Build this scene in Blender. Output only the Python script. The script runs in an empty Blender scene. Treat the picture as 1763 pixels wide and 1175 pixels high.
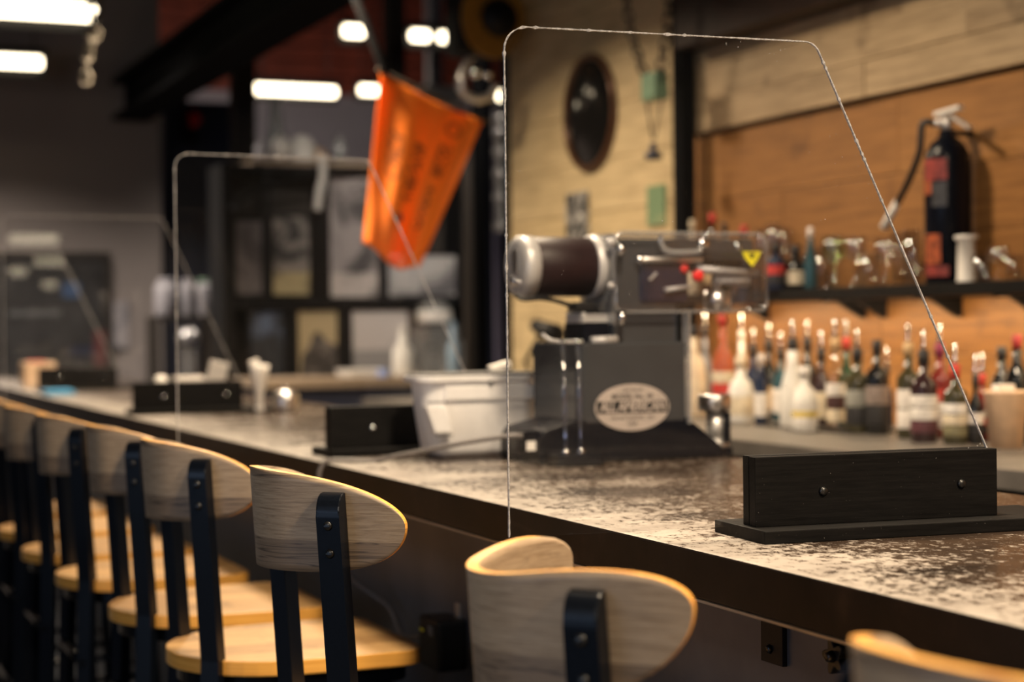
import bpy, bmesh, math, random
from math import sin, cos, tan, atan, atan2, radians, pi, sqrt
from mathutils import Vector, Matrix

random.seed(7)
S = bpy.context.scene
COL = S.collection

# ------------------------------------------------------------------ camera
F, CX, CY = 3000.0, 881.5, 587.5
ROLL, PITCH, YAW = radians(0.6), radians(-0.492), radians(-22.9)
CAM = Vector((0, 0, 1.37))


def ray(px, py):
    x0, y0 = px - CX, -(py - CY)
    x, y = x0*cos(ROLL) + y0*sin(ROLL), -x0*sin(ROLL) + y0*cos(ROLL)
    d = (x, F*cos(PITCH) - y*sin(PITCH), F*sin(PITCH) + y*cos(PITCH))
    return Vector((d[0]*cos(YAW) - d[1]*sin(YAW), d[0]*sin(YAW) + d[1]*cos(YAW), d[2]))


def at(px, py, X=None, Y=None, Z=None):
    """the point of the room on a plane X=, Y= or Z= that was measured at a pixel of the photograph"""
    d = ray(px, py)
    t = X/d.x if X is not None else Y/d.y if Y is not None else (Z - CAM.z)/d.z
    return CAM + d*t


camd = bpy.data.cameras.new('camera')
cam = bpy.data.objects.new('camera', camd)
COL.objects.link(cam)
S.camera = cam
r_ = (ray(CX+1, CY) - ray(CX, CY)).normalized()
u_ = (ray(CX, CY-1) - ray(CX, CY)).normalized()
b_ = -ray(CX, CY).normalized()
cam.matrix_world = Matrix(((r_.x, u_.x, b_.x, CAM.x), (r_.y, u_.y, b_.y, CAM.y), (r_.z, u_.z, b_.z, CAM.z), (0, 0, 0, 1)))
camd.sensor_width = 36
camd.lens = F/1763*36
camd.clip_start = 0.05
camd.dof.use_dof = True
camd.dof.focus_distance = 2.42
camd.dof.aperture_fstop = 2.8

# ------------------------------------------------------------------ world, lights, exposure
wd = bpy.data.worlds.new('world')
S.world = wd
wd.use_nodes = True
wd.node_tree.nodes['Background'].inputs[0].default_value = (0.75, 0.72, 0.8, 1)
wd.node_tree.nodes['Background'].inputs[1].default_value = 0.012
S.view_settings.view_transform = 'Standard'
S.view_settings.look = 'None'
S.view_settings.gamma = 1
S.view_settings.use_curve_mapping = False
S.view_settings.exposure = 0.0
S.cycles.caustics_reflective = False
S.cycles.caustics_refractive = False
S.cycles.transparent_max_bounces = 24
S.cycles.max_bounces = 10
S.cycles.sample_clamp_indirect = 6


def area(name, loc, target, size, power, color, sy=None, spread=180, shape='RECTANGLE'):
    l = bpy.data.lights.new(name, 'AREA')
    l.shape = shape
    l.size = size
    l.size_y = sy or size
    l.energy = power
    l.color = color
    l.spread = radians(spread)
    o = bpy.data.objects.new(name, l)
    COL.objects.link(o)
    o.location = loc
    o.rotation_euler = (Vector(target) - Vector(loc)).to_track_quat('-Z', 'Y').to_euler()
    return o


WARM = (1.0, 0.79, 0.55)
for (x, y, p) in [(1.9, -1.6, 80), (1.75, 0.4, 66), (1.3, 2.2, 70), (1.75, 4.4, 52), (1.75, 6.4, 72), (1.75, 8.4, 55)]:
    area('pendant_lamp', (x, y, 2.95), (x, y, 0), 0.35, p, WARM, shape='DISK', spread=125 if y > 8 else 148)
area('shelf_strip_lamp', (3.02, 3.8, 1.432), (3.10, 3.8, 1.2), 3.6, 16, (1.0, 0.74, 0.42), sy=0.03)
area('daylight_window', (-4.5, 1.0, 1.7), (0.8, 2.0, 1.0), 3.0, 36, (0.50, 0.68, 1.0), sy=1.8)
area('seating_fill', (-1.6, -0.6, 2.9), (0.7, 2.2, 1.0), 1.2, 31, (1.0, 0.88, 0.74), sy=0.15)  # unseen fill light added to brighten the stool backs
area('rack_fill', (2.4, 7.2, 3.2), (3.55, 10.2, 1.75), 0.25, 16, (1.0, 0.88, 0.74), spread=46)  # added fill aimed at the rack pictures, no fixture built
area('red_board_fill', (4.2, 14.6, 2.5), (4.2, 18.0, 3.9), 0.6, 26, (1.0, 0.86, 0.74))  # added light aimed up to bring out the dark red boards
for (x, y, z_, p) in [(0.9, 10.9, 3.7, 120), (4.2, 12.0, 3.4, 50), (3.4, 15.6, 3.2, 130)]:
    area('hall_fill', (x, y, z_), (x, y, 0), 1.1, p, (1.0, 0.88, 0.76), sy=0.15, spread=120)  # unseen area lights added beside the tubes to brighten the hall

# ------------------------------------------------------------------ materials


def nodes(name):
    m = bpy.data.materials.new(name)
    m.use_nodes = True
    nt = m.node_tree
    return m, nt, nt.nodes['Principled BSDF']


def N(nt, t, **kw):
    n = nt.nodes.new(t)
    for k, v in kw.items():
        if k in n.inputs:
            n.inputs[k].default_value = v
        else:
            setattr(n, k, v)
    return n


def ramp(nt, fac, stops):
    n = nt.nodes.new('ShaderNodeValToRGB')
    e = n.color_ramp.elements
    while len(e) < len(stops):
        e.new(0.5)
    for i, (p, c) in enumerate(stops):
        e[i].position = p
        e[i].color = (*c, 1) if len(c) == 3 else c
    nt.links.new(fac, n.inputs[0])
    return n.outputs[0]


def mixc(nt, fac, a, b, mode='MIX'):
    n = nt.nodes.new('ShaderNodeMix')
    n.data_type = 'RGBA'
    n.blend_type = mode
    for sock, v in ((n.inputs[0], fac), (n.inputs[6], a), (n.inputs[7], b)):
        if hasattr(v, 'links'):
            nt.links.new(v, sock)
        elif isinstance(v, (int, float)):
            sock.default_value = v
        else:
            sock.default_value = (*v, 1)
    return n.outputs[2]


def math_(nt, op, a, b=0.0):
    n = nt.nodes.new('ShaderNodeMath')
    n.operation = op
    for i, v in enumerate((a, b)):
        if hasattr(v, 'links'):
            nt.links.new(v, n.inputs[i])
        else:
            n.inputs[i].default_value = v
    return n.outputs[0]


def coords(nt, kind='Object', scale=(1, 1, 1), rnd=0.0):
    tc = nt.nodes.new('ShaderNodeTexCoord')
    mp = nt.nodes.new('ShaderNodeMapping')
    mp.inputs['Scale'].default_value = scale
    nt.links.new(tc.outputs[kind], mp.inputs['Vector'])
    if rnd:
        oi = nt.nodes.new('ShaderNodeObjectInfo')
        cb = nt.nodes.new('ShaderNodeCombineXYZ')
        s = math_(nt, 'MULTIPLY', oi.outputs['Random'], rnd)
        for k in range(3):
            nt.links.new(s, cb.inputs[k])
        nt.links.new(cb.outputs[0], mp.inputs['Location'])
    return mp.outputs[0]


def noise(nt, vec, scale=5, detail=4, rough=0.55, dist=0.0):
    n = nt.nodes.new('ShaderNodeTexNoise')
    n.inputs['Scale'].default_value = scale
    n.inputs['Detail'].default_value = detail
    n.inputs['Roughness'].default_value = rough
    n.inputs['Distortion'].default_value = dist
    nt.links.new(vec, n.inputs['Vector'])
    return n.outputs['Fac']


def bump(nt, bsdf, h, strength=0.2, dist=0.002):
    b = nt.nodes.new('ShaderNodeBump')
    b.inputs['Strength'].default_value = strength
    b.inputs['Distance'].default_value = dist
    nt.links.new(h, b.inputs['Height'])
    nt.links.new(b.outputs[0], bsdf.inputs['Normal'])


def mat(name, c, rough=0.5, metal=0.0, var=0.12, scale=30, bmp=0.0, spec=0.5):
    m, nt, p = nodes(name)
    v = coords(nt)
    f = noise(nt, v, scale, 3)
    lo = tuple(max(0, k*(1-var)) for k in c)
    hi = tuple(min(1, k*(1+var)) for k in c)
    nt.links.new(ramp(nt, f, [(0.3, lo), (0.7, hi)]), p.inputs['Base Color'])
    p.inputs['Roughness'].default_value = rough
    p.inputs['Metallic'].default_value = metal
    p.inputs['Specular IOR Level'].default_value = spec
    if bmp:
        bump(nt, p, f, bmp)
    return m


def emis(name, c, s):
    m = bpy.data.materials.new(name)
    m.use_nodes = True
    nt = m.node_tree
    nt.nodes.clear()
    e = nt.nodes.new('ShaderNodeEmission')
    e.inputs[0].default_value = (*c, 1)
    e.inputs[1].default_value = s
    o = nt.nodes.new('ShaderNodeOutputMaterial')
    nt.links.new(e.outputs[0], o.inputs[0])
    return m


def clear(name, tint=(1, 1, 1), gloss=0.06, rough=0.03, haze=0.0, specks=False, hazec=(0.8, 0.8, 0.8)):
    """clear sheet or thin glass: see-through body, Fresnel gloss, a little haze or dust"""
    m = bpy.data.materials.new(name)
    m.use_nodes = True
    nt = m.node_tree
    nt.nodes.clear()
    o = nt.nodes.new('ShaderNodeOutputMaterial')
    t = nt.nodes.new('ShaderNodeBsdfTransparent')
    t.inputs[0].default_value = (*tint, 1)
    g = nt.nodes.new('ShaderNodeBsdfGlossy')
    g.inputs['Roughness'].default_value = rough
    lw = nt.nodes.new('ShaderNodeLayerWeight')
    lw.inputs[0].default_value = 0.35
    fac = math_(nt, 'ADD', math_(nt, 'MULTIPLY', math_(nt, 'POWER', lw.outputs['Facing'], 4.0), 0.5), gloss)
    mx = nt.nodes.new('ShaderNodeMixShader')
    nt.links.new(fac, mx.inputs[0])
    nt.links.new(t.outputs[0], mx.inputs[1])
    nt.links.new(g.outputs[0], mx.inputs[2])
    out = mx.outputs[0]
    if haze or specks:
        d = nt.nodes.new('ShaderNodeBsdfDiffuse')
        d.inputs[0].default_value = (*hazec, 1)
        v = coords(nt)
        h = math_(nt, 'MULTIPLY', noise(nt, v, 4, 4), 2*haze)
        if specks:
            sp = noise(nt, v, 230, 1)
            patch = noise(nt, v, 5, 2)
            k = ramp(nt, sp, [(0.74, (0, 0, 0)), (0.80, (1, 1, 1))])
            k2 = ramp(nt, patch, [(0.5, (0, 0, 0)), (0.72, (1, 1, 1))])
            h = math_(nt, 'ADD', h, math_(nt, 'MULTIPLY', math_(nt, 'MULTIPLY', k, k2), 0.5))
        m2 = nt.nodes.new('ShaderNodeMixShader')
        nt.links.new(h, m2.inputs[0])
        nt.links.new(out, m2.inputs[1])
        nt.links.new(d.outputs[0], m2.inputs[2])
        out = m2.outputs[0]
    nt.links.new(out, o.inputs[0])
    return m


def oak_back():
    """grey-tan oak veneer: grain runs along the length (U), one paler and one darker figured board"""
    m, nt, p = nodes('oak_veneer')
    v = coords(nt, 'UV', (1, 1, 1), 7.0)
    uv = nt.nodes.new('ShaderNodeTexCoord')
    sep = nt.nodes.new('ShaderNodeSeparateXYZ')
    nt.links.new(uv.outputs['UV'], sep.inputs[0])
    mp = nt.nodes.new('ShaderNodeMapping')
    mp.inputs['Scale'].default_value = (3, 60, 1)
    nt.links.new(v, mp.inputs[0])
    fine = noise(nt, mp.outputs[0], 6, 6, 0.7)
    mp2 = nt.nodes.new('ShaderNodeMapping')
    mp2.inputs['Scale'].default_value = (0.9, 17, 1)
    nt.links.new(v, mp2.inputs[0])
    fig = noise(nt, mp2.outputs[0], 3.0, 3, 0.5, 0.6)
    rings = math_(nt, 'FRACT', math_(nt, 'MULTIPLY', fig, 11.0))
    ringl = ramp(nt, rings, [(0.0, (1, 1, 1)), (0.16, (0, 0, 0)), (0.8, (0, 0, 0)), (1.0, (1, 1, 1))])
    base = ramp(nt, fine, [(0.3, (0.26, 0.18, 0.11)), (0.48, (0.44, 0.325, 0.215)), (0.72, (0.55, 0.425, 0.295))])
    pores = ramp(nt, noise(nt, mp.outputs[0], 22, 3, 0.6), [(0.36, (1, 1, 1)), (0.46, (0, 0, 0))])
    seam = math_(nt, 'LESS_THAN', sep.outputs[1], 0.060)
    seam2 = math_(nt, 'GREATER_THAN', sep.outputs[1], 0.150)
    band = math_(nt, 'MAXIMUM', seam, seam2)
    grainfac = math_(nt, 'MULTIPLY', ringl, math_(nt, 'ADD', math_(nt, 'MULTIPLY', band, 0.70), 0.20))
    c = mixc(nt, math_(nt, 'MULTIPLY', band, 0.75), base, (0.22, 0.155, 0.105))
    c = mixc(nt, math_(nt, 'MULTIPLY', pores, 0.22), c, (0.2, 0.15, 0.11))
    c = mixc(nt, grainfac, c, (0.085, 0.062, 0.048))
    vor = nt.nodes.new('ShaderNodeTexVoronoi')
    vor.inputs['Scale'].default_value = 9
    nt.links.new(v, vor.inputs['Vector'])
    knot = ramp(nt, vor.outputs['Distance'], [(0.03, (1, 1, 1)), (0.05, (0, 0, 0))])
    c = mixc(nt, math_(nt, 'MULTIPLY', knot, 0.85), c, (0.04, 0.03, 0.03))
    nt.links.new(c, p.inputs['Base Color'])
    p.inputs['Roughness'].default_value = 0.42
    bump(nt, p, fine, 0.12, 0.001)
    return m


def oak_seat():
    m, nt, p = nodes('oak_seat')
    v = coords(nt, 'Object', (1, 1, 1), 5.0)
    tc = nt.nodes.new('ShaderNodeTexCoord')
    br = nt.nodes.new('ShaderNodeTexBrick')
    br.offset = 0.4
    for k, val in (('Color1', (0.62, 0.38, 0.165, 1)), ('Color2', (0.36, 0.205, 0.085, 1)), ('Mortar', (0.3, 0.18, 0.09, 1)), ('Scale', 1.0), ('Mortar Size', 0.0006), ('Brick Width', 0.28), ('Row Height', 0.09), ('Bias', -0.1)):
        br.inputs[k].default_value = val
    nt.links.new(v, br.inputs['Vector'])
    mp = nt.nodes.new('ShaderNodeMapping')
    mp.inputs['Scale'].default_value = (4, 40, 4)
    nt.links.new(v, mp.inputs[0])
    g = noise(nt, mp.outputs[0], 4, 6, 0.65)
    c = mixc(nt, 0.7, br.outputs['Color'], ramp(nt, g, [(0.3, (0.35, 0.3, 0.25)), (0.6, (1, 1, 1))]), 'MULTIPLY')
    nt.links.new(c, p.inputs['Base Color'])
    p.inputs['Roughness'].default_value = 0.4
    return m


def ply_edge():
    m, nt, p = nodes('plywood_edge')
    v = coords(nt, 'Object', (3, 3, 260))
    f = noise(nt, v, 2, 2)
    nt.links.new(ramp(nt, f, [(0.35, (0.76, 0.34, 0.06)), (0.65, (0.98, 0.51, 0.11))]), p.inputs['Base Color'])
    p.inputs['Roughness'].default_value = 0.38
    return m


def bar_top():
    m, nt, p = nodes('worn_glare_bar_top')
    tc = nt.nodes.new('ShaderNodeTexCoord')
    sep = nt.nodes.new('ShaderNodeSeparateXYZ')
    nt.links.new(tc.outputs['Object'], sep.inputs[0])
    v1 = coords(nt, 'Object', (1, 2.2, 1))
    big = noise(nt, v1, 3.2, 5, 0.6)
    fleck = noise(nt, coords(nt, 'Object', (70, 48, 60)), 1.0, 5, 0.65, 0.3)
    fine = noise(nt, coords(nt, 'Object', (260, 150, 200)), 1.0, 3, 0.6)
    fl = math_(nt, 'ADD', math_(nt, 'MULTIPLY', fleck, 0.7), math_(nt, 'MULTIPLY', fine, 0.3))
    # scuffs with glare painted in, densest along the front edge, patchy further in
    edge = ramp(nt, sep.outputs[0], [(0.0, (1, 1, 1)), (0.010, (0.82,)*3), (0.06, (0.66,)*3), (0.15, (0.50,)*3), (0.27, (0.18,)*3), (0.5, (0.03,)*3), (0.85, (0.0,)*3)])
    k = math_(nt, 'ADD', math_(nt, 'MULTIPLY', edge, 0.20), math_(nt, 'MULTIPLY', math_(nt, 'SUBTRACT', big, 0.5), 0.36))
    wear_glare = ramp(nt, math_(nt, 'ADD', fl, k), [(0.555, (0, 0, 0)), (0.635, (1, 1, 1))])
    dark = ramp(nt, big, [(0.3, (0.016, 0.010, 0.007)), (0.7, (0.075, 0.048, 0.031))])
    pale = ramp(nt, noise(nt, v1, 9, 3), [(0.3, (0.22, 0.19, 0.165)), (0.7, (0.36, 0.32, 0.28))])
    nt.links.new(mixc(nt, wear_glare, dark, pale), p.inputs['Base Color'])
    nt.links.new(ramp(nt, wear_glare, [(0, (0.27,)*3), (1, (0.45,)*3)]), p.inputs['Roughness'])
    bump(nt, p, wear_glare, 0.15, 0.001)
    return m


def bar_front():
    m, nt, p = nodes('bar_front_edge')
    v = coords(nt, 'Object', (1, 1, 1))
    f = noise(nt, v, 9, 6, 0.7)
    nt.links.new(ramp(nt, f, [(0.35, (0.006, 0.004, 0.0035)), (0.55, (0.016, 0.010, 0.008)), (0.75, (0.045, 0.027, 0.018))]), p.inputs['Base Color'])
    p.inputs['Roughness'].default_value = 0.5
    p.inputs['Specular IOR Level'].default_value = 0.3
    return m


def steel_panel():
    m, nt, p = nodes('aged_steel_panel')
    v = coords(nt)
    f = noise(nt, v, 2.5, 5, 0.6)
    st = noise(nt, coords(nt, 'Object', (1, 1, 0.7)), 7, 3, 0.5, 0.8)
    c = ramp(nt, f, [(0.3, (0.065, 0.066, 0.074)), (0.7, (0.14, 0.14, 0.15))])
    c = mixc(nt, ramp(nt, st, [(0.66, (0, 0, 0)), (0.74, (0.6, 0.6, 0.6))]), c, (0.045, 0.022, 0.012))
    nt.links.new(c, p.inputs['Base Color'])
    p.inputs['Roughness'].default_value = 0.5
    p.inputs['Metallic'].default_value = 0.35
    return m


def plank(name, lo, hi, dark, rough=0.55, knots=True):
    m, nt, p = nodes(name)
    v = coords(nt, 'Object', (1, 1, 1), 9.0)
    oi = nt.nodes.new('ShaderNodeObjectInfo')
    mp = nt.nodes.new('ShaderNodeMapping')
    mp.inputs['Scale'].default_value = (8, 1.2, 16)
    nt.links.new(v, mp.inputs[0])
    g = noise(nt, mp.outputs[0], 3, 5, 0.65)
    blot = noise(nt, v, 4.5, 3, 0.6)
    c = mixc(nt, oi.outputs['Random'], lo, hi)
    c = mixc(nt, 0.75, c, ramp(nt, g, [(0.3, (0.5, 0.47, 0.44)), (0.6, (1, 1, 1))]), 'MULTIPLY')
    if knots:
        c = mixc(nt, ramp(nt, blot, [(0.62, (0, 0, 0)), (0.76, (0.75,)*3)]), c, dark)
    nt.links.new(c, p.inputs['Base Color'])
    p.inputs['Roughness'].default_value = rough
    bump(nt, p, g, 0.2, 0.002)
    return m


def black_wood():
    m, nt, p = nodes('black_stained_wood')
    v = coords(nt, 'Object', (5, 60, 60), 3.0)
    g = noise(nt, v, 2.5, 6, 0.7)
    d = noise(nt, coords(nt), 9, 2)
    c = ramp(nt, g, [(0.35, (0.002, 0.0018, 0.0018)), (0.7, (0.009, 0.008, 0.0075))])
    sp = noise(nt, coords(nt), 330, 1)
    c = mixc(nt, ramp(nt, sp, [(0.76, (0, 0, 0)), (0.8, (0.7,)*3)]), c, (0.3, 0.28, 0.26))
    nt.links.new(c, p.inputs['Base Color'])
    nt.links.new(ramp(nt, d, [(0.3, (0.5,)*3), (0.7, (0.7,)*3)]), p.inputs['Roughness'])
    p.inputs['Specular IOR Level'].default_value = 0.16
    bump(nt, p, g, 0.35, 0.001)
    return m


def print_mat(name, bg, ink, scale=6, cut=0.5, seed=0.0, band=None):
    """flat printed picture: blotches of ink on a ground"""
    m, nt, p = nodes(name)
    v = coords(nt, 'Object', (1, 1, 1))
    mp = nt.nodes.new('ShaderNodeMapping')
    mp.inputs['Location'].default_value = (seed, seed*1.7, seed*0.6)
    nt.links.new(v, mp.inputs[0])
    f = noise(nt, mp.outputs[0], scale, 5, 0.6, 0.5)
    c = ramp(nt, f, [(cut-0.06, bg), (cut+0.06, ink)])
    if band:
        tc = nt.nodes.new('ShaderNodeTexCoord')
        sp = nt.nodes.new('ShaderNodeSeparateXYZ')
        nt.links.new(tc.outputs['Object'], sp.inputs[0])
        c = mixc(nt, math_(nt, 'LESS_THAN', sp.outputs[2], band[0]), c, mixc(nt, ramp(nt, f, [(cut-0.02, (0, 0, 0)), (cut+0.1, (0.6,)*3)]), band[1], ink))
    nt.links.new(c, p.inputs['Base Color'])
    p.inputs['Roughness'].default_value = 0.45
    return m


M = dict(
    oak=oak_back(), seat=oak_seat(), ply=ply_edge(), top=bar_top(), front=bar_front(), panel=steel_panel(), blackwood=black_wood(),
    post=mat('black_powder_coat', (0.003, 0.0045, 0.008), 0.3, 0.0, 0.2, 200, 0.03, 0.28),
    blacksteel=mat('black_steel', (0.006, 0.006, 0.007), 0.55, 0, 0.1, 30, 0, 0.25),
    screw=mat('dark_screw', (0.06, 0.06, 0.06), 0.35, 0.9),
    steel=mat('bright_steel', (0.72, 0.70, 0.68), 0.30, 1.0, 0.06),
    alu=mat('cast_aluminium', (0.62, 0.60, 0.58), 0.38, 0.85, 0.1, 60),
    chrome=mat('chrome', (0.85, 0.85, 0.86), 0.08, 1.0, 0.03),
    acrylic=clear('clear_acrylic', (0.985, 0.985, 0.985), 0.03, 0.012, 0.0022, True),
    edge=mat('sawn_acrylic_edge', (0.58, 0.57, 0.57), 0.3, 0, 0.4, 260, 0.3),
    guard=clear('clear_polycarbonate', (0.97, 0.97, 0.98), 0.06, 0.05, 0.01),
    guardedge=clear('polycarbonate_edge', (0.78, 0.79, 0.82), 0.28, 0.12, 0.22),
    postglint=clear('guard_post_blue_glint', (0.35, 0.42, 0.62), 0.25, 0.1, 0.05),  # blue tint paints the window's reflection on the machine corner
    glass=clear('clear_glass', (0.93, 0.92, 0.90), 0.15, 0.03),
    greyenamel=mat('grey_enamel', (0.048, 0.050, 0.055), 0.2, 0.0, 0.08, 12),
    darkcast=mat('black_cast_iron', (0.004, 0.005, 0.009), 0.26, 0, 0.1, 30, 0, 0.18),
    motor=mat('dark_maroon_enamel', (0.016, 0.006, 0.007), 0.5, 0, 0.1, 30, 0, 0.3),
    navyglass=mat('navy_window', (0.012, 0.014, 0.04), 0.15),
    red=mat('red_plastic', (0.75, 0.03, 0.03), 0.35),
    yellow=mat('yellow_label', (0.80, 0.72, 0.03), 0.5),
    ink=mat('black_ink', (0.015, 0.015, 0.015), 0.5),
    badge=mat('aluminium_badge', (0.55, 0.48, 0.44), 0.5, 0.3, 0.08),
    cable=mat('grey_cable', (0.16, 0.145, 0.14), 0.5),
    blackcable=mat('black_cable', (0.008, 0.008, 0.009), 0.4),
    totegrey=mat('grey_plastic', (0.86, 0.84, 0.83), 0.3, 0, 0.04),
    totedark=mat('dark_grey_plastic', (0.12, 0.12, 0.12), 0.5),  # one dark grey for the lid, clip slots and rivet
    wood=plank('orange_pine', (0.25, 0.105, 0.027), (0.36, 0.165, 0.046), (0.12, 0.05, 0.018)),
    woodtop=plank('weathered_pine', (0.48, 0.345, 0.2), (0.58, 0.425, 0.25), (0.13, 0.085, 0.045)),
    cream=plank('cream_painted_board', (0.66, 0.50, 0.27), (0.72, 0.56, 0.32), (0.4, 0.3, 0.17), 0.6),
    walldark=mat('wall_behind_boards', (0.05, 0.03, 0.018), 0.8),
    header=mat('dark_brown_timber', (0.022, 0.010, 0.006), 0.6, 0, 0.3, 10),
    colsteel=mat('dark_steel_column', (0.004, 0.004, 0.0045), 0.9, 0, 0.1, 30, 0, 0.05),
    concrete=mat('dark_concrete', (0.07, 0.065, 0.06), 0.6, 0, 0.25, 3),
    ceil=mat('dark_ceiling', (0.02, 0.016, 0.016), 0.8),
    taupe=mat('taupe_wall_paint', (0.30, 0.255, 0.235), 0.7, 0, 0.04, 2),
    lav=mat('grey_lavender_paint', (0.36, 0.33, 0.37), 0.7, 0, 0.05, 2),
    redboard=mat('dark_red_board', (0.24, 0.045, 0.023), 0.6, 0, 0.35, 3),
    navy=mat('navy_blue_steel', (0.020, 0.026, 0.055), 0.5),
    brown=mat('brown_steel', (0.030, 0.023, 0.018), 0.6),
    pipe=mat('grey_pipe', (0.36, 0.34, 0.36), 0.5),
    tan=mat('tan_wood', (0.36, 0.27, 0.19), 0.5),
    greytop=mat('grey_brown_counter', (0.12, 0.108, 0.098), 0.42, 0, 0.25, 8),
    white=mat('white_plastic', (0.80, 0.77, 0.72), 0.45, 0, 0.04),
    paper=mat('white_paper', (0.82, 0.78, 0.73), 0.7, 0, 0.05),
    kraft=mat('kraft_paper', (0.80, 0.55, 0.35), 0.6),
    blue=mat('bright_blue_paper', (0.05, 0.30, 0.55), 0.5),
    hoisty=mat('yellow_brown_hoist_paint', (0.22, 0.105, 0.008), 0.5),
    green=mat('green_enamel', (0.16, 0.27, 0.17), 0.5),
    chainpale=mat('dull_chain', (0.16, 0.14, 0.11), 0.5, 0.3),
    rope=mat('dark_chain_steel', (0.06, 0.05, 0.04), 0.5, 0.4),
    tube=emis('lit_lamp_tube', (1.0, 0.84, 0.58), 7.0),
    silver=mat('silver_grey_paint', (0.50, 0.49, 0.49), 0.42, 0.25, 0.06, 40),
    led=emis('violet_led', (0.16, 0.12, 1.0), 4.0),
)

# ------------------------------------------------------------------ mesh helpers


def box(bm, c, s, bev=0.0, rot=None, mi=0):
    t = bmesh.new()
    bmesh.ops.create_cube(t, size=1.0)
    bmesh.ops.scale(t, vec=s, verts=t.verts)
    if bev:
        bmesh.ops.bevel(t, geom=t.edges[:], offset=bev, segments=2, affect='EDGES', profile=0.6)
    if rot is not None:
        bmesh.ops.rotate(t, cent=(0, 0, 0), matrix=rot, verts=t.verts)
    bmesh.ops.translate(t, vec=c, verts=t.verts)
    merge(bm, t, mi)


def merge(bm, t, mi=0):
    vm = {}
    for v in t.verts:
        vm[v] = bm.verts.new(v.co)
    for f in t.faces:
        try:
            nf = bm.faces.new([vm[v] for v in f.verts])
            nf.material_index = mi if mi else f.material_index
            nf.smooth = f.smooth
        except ValueError:
            pass
    t.free()


def bx(bm, x0, x1, y0, y1, z0, z1, bev=0.0, mi=0):
    box(bm, ((x0+x1)/2, (y0+y1)/2, (z0+z1)/2), (abs(x1-x0), abs(y1-y0), abs(z1-z0)), bev, None, mi)


def cyl(bm, p0, p1, r0, r1=None, seg=20, bev=0.0, mi=0):
    p0, p1 = Vector(p0), Vector(p1)
    r1 = r0 if r1 is None else r1
    h = (p1-p0).length
    prof = [(0, 0), (r0, 0), (r1, h), (0, h)]
    if bev:
        prof = [(0, 0), (r0-bev, 0), (r0, bev), (r1, h-bev), (r1-bev, h), (0, h)]
    lathe(bm, prof, seg, p0, (p1-p0).normalized(), mi)


def lathe(bm, prof, seg=20, org=(0, 0, 0), axis=(0, 0, 1), mi=0, smooth=True):
    q = Vector((0, 0, 1)).rotation_difference(Vector(axis))
    org = Vector(org)
    rings = []
    for (r, z) in prof:
        if r < 1e-6:
            rings.append([bm.verts.new(org + q @ Vector((0, 0, z)))])
        else:
            rings.append([bm.verts.new(org + q @ Vector((r*cos(2*pi*k/seg), r*sin(2*pi*k/seg), z))) for k in range(seg)])
    for a, b in zip(rings, rings[1:]):
        for k in range(seg):
            k2 = (k+1) % seg
            if len(a) == 1 and len(b) == 1:
                continue
            if len(a) == 1:
                vs = [a[0], b[k], b[k2]]
            elif len(b) == 1:
                vs = [a[k], a[k2], b[0]]
            else:
                vs = [a[k], a[k2], b[k2], b[k]]
            try:
                f = bm.faces.new(vs)
                f.smooth = smooth
                f.material_index = mi
            except ValueError:
                pass


def tube(bm, pts, r, seg=8, mi=0, closed=False):
    pts = [Vector(p) for p in pts]
    n = len(pts)
    rings = []
    up = Vector((0, 0, 1))
    for i, p in enumerate(pts):
        a = pts[(i-1) % n] if (i > 0 or closed) else p
        b = pts[(i+1) % n] if (i < n-1 or closed) else p
        t = (b-a).normalized()
        s = t.cross(up)
        if s.length < 1e-3:
            s = t.cross(Vector((1, 0, 0)))
        s.normalize()
        w = s.cross(t)
        rings.append([bm.verts.new(p + s*(r*cos(2*pi*k/seg)) + w*(r*sin(2*pi*k/seg))) for k in range(seg)])
    rng = range(n) if closed else range(n-1)
    for i in rng:
        a, b = rings[i], rings[(i+1) % n]
        for k in range(seg):
            f = bm.faces.new([a[k], a[(k+1) % seg], b[(k+1) % seg], b[k]])
            f.smooth = True
            f.material_index = mi
    if not closed:
        for rg in (rings[0], rings[-1]):
            f = bm.faces.new(rg)
            f.material_index = mi


def smoothpath(pts, sub=6):
    pts = [Vector(p) for p in pts]
    out = []
    for i in range(len(pts)-1):
        p0, p1, p2, p3 = pts[max(i-1, 0)], pts[i], pts[i+1], pts[min(i+2, len(pts)-1)]
        for k in range(sub):
            t = k/sub
            out.append(0.5*((2*p1) + (p2-p0)*t + (2*p0-5*p1+4*p2-p3)*t*t + (3*p1-p0-3*p2+p3)*t**3))
    out.append(pts[-1])
    return out


def prism(bm, poly, mapf, d0, d1, mi=0, bev=0.0, smooth=False):
    """extrude a 2-D outline between depths d0 and d1; mapf(u, v, d) -> point"""
    t = bmesh.new()
    a = [t.verts.new(mapf(u, v, d0)) for u, v in poly]
    b = [t.verts.new(mapf(u, v, d1)) for u, v in poly]
    t.faces.new(a)
    t.faces.new(b[::-1])
    n = len(poly)
    for i in range(n):
        f = t.faces.new([a[i], b[i], b[(i+1) % n], a[(i+1) % n]])
        f.smooth = smooth
    bmesh.ops.recalc_face_normals(t, faces=t.faces)
    if bev:
        bmesh.ops.bevel(t, geom=t.edges[:], offset=bev, segments=2, affect='EDGES', profile=0.6)
    merge(bm, t, mi)


def roundrect(x0, x1, y0, y1, r, k=6):
    out = []
    for cx, cy, a0 in ((x1-r, y0+r, -90), (x1-r, y1-r, 0), (x0+r, y1-r, 90), (x0+r, y0+r, 180)):
        for i in range(k+1):
            a = radians(a0 + 90*i/k)
            out.append((cx + r*cos(a), cy + r*sin(a)))
    return out


NEW = bmesh.new


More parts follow.
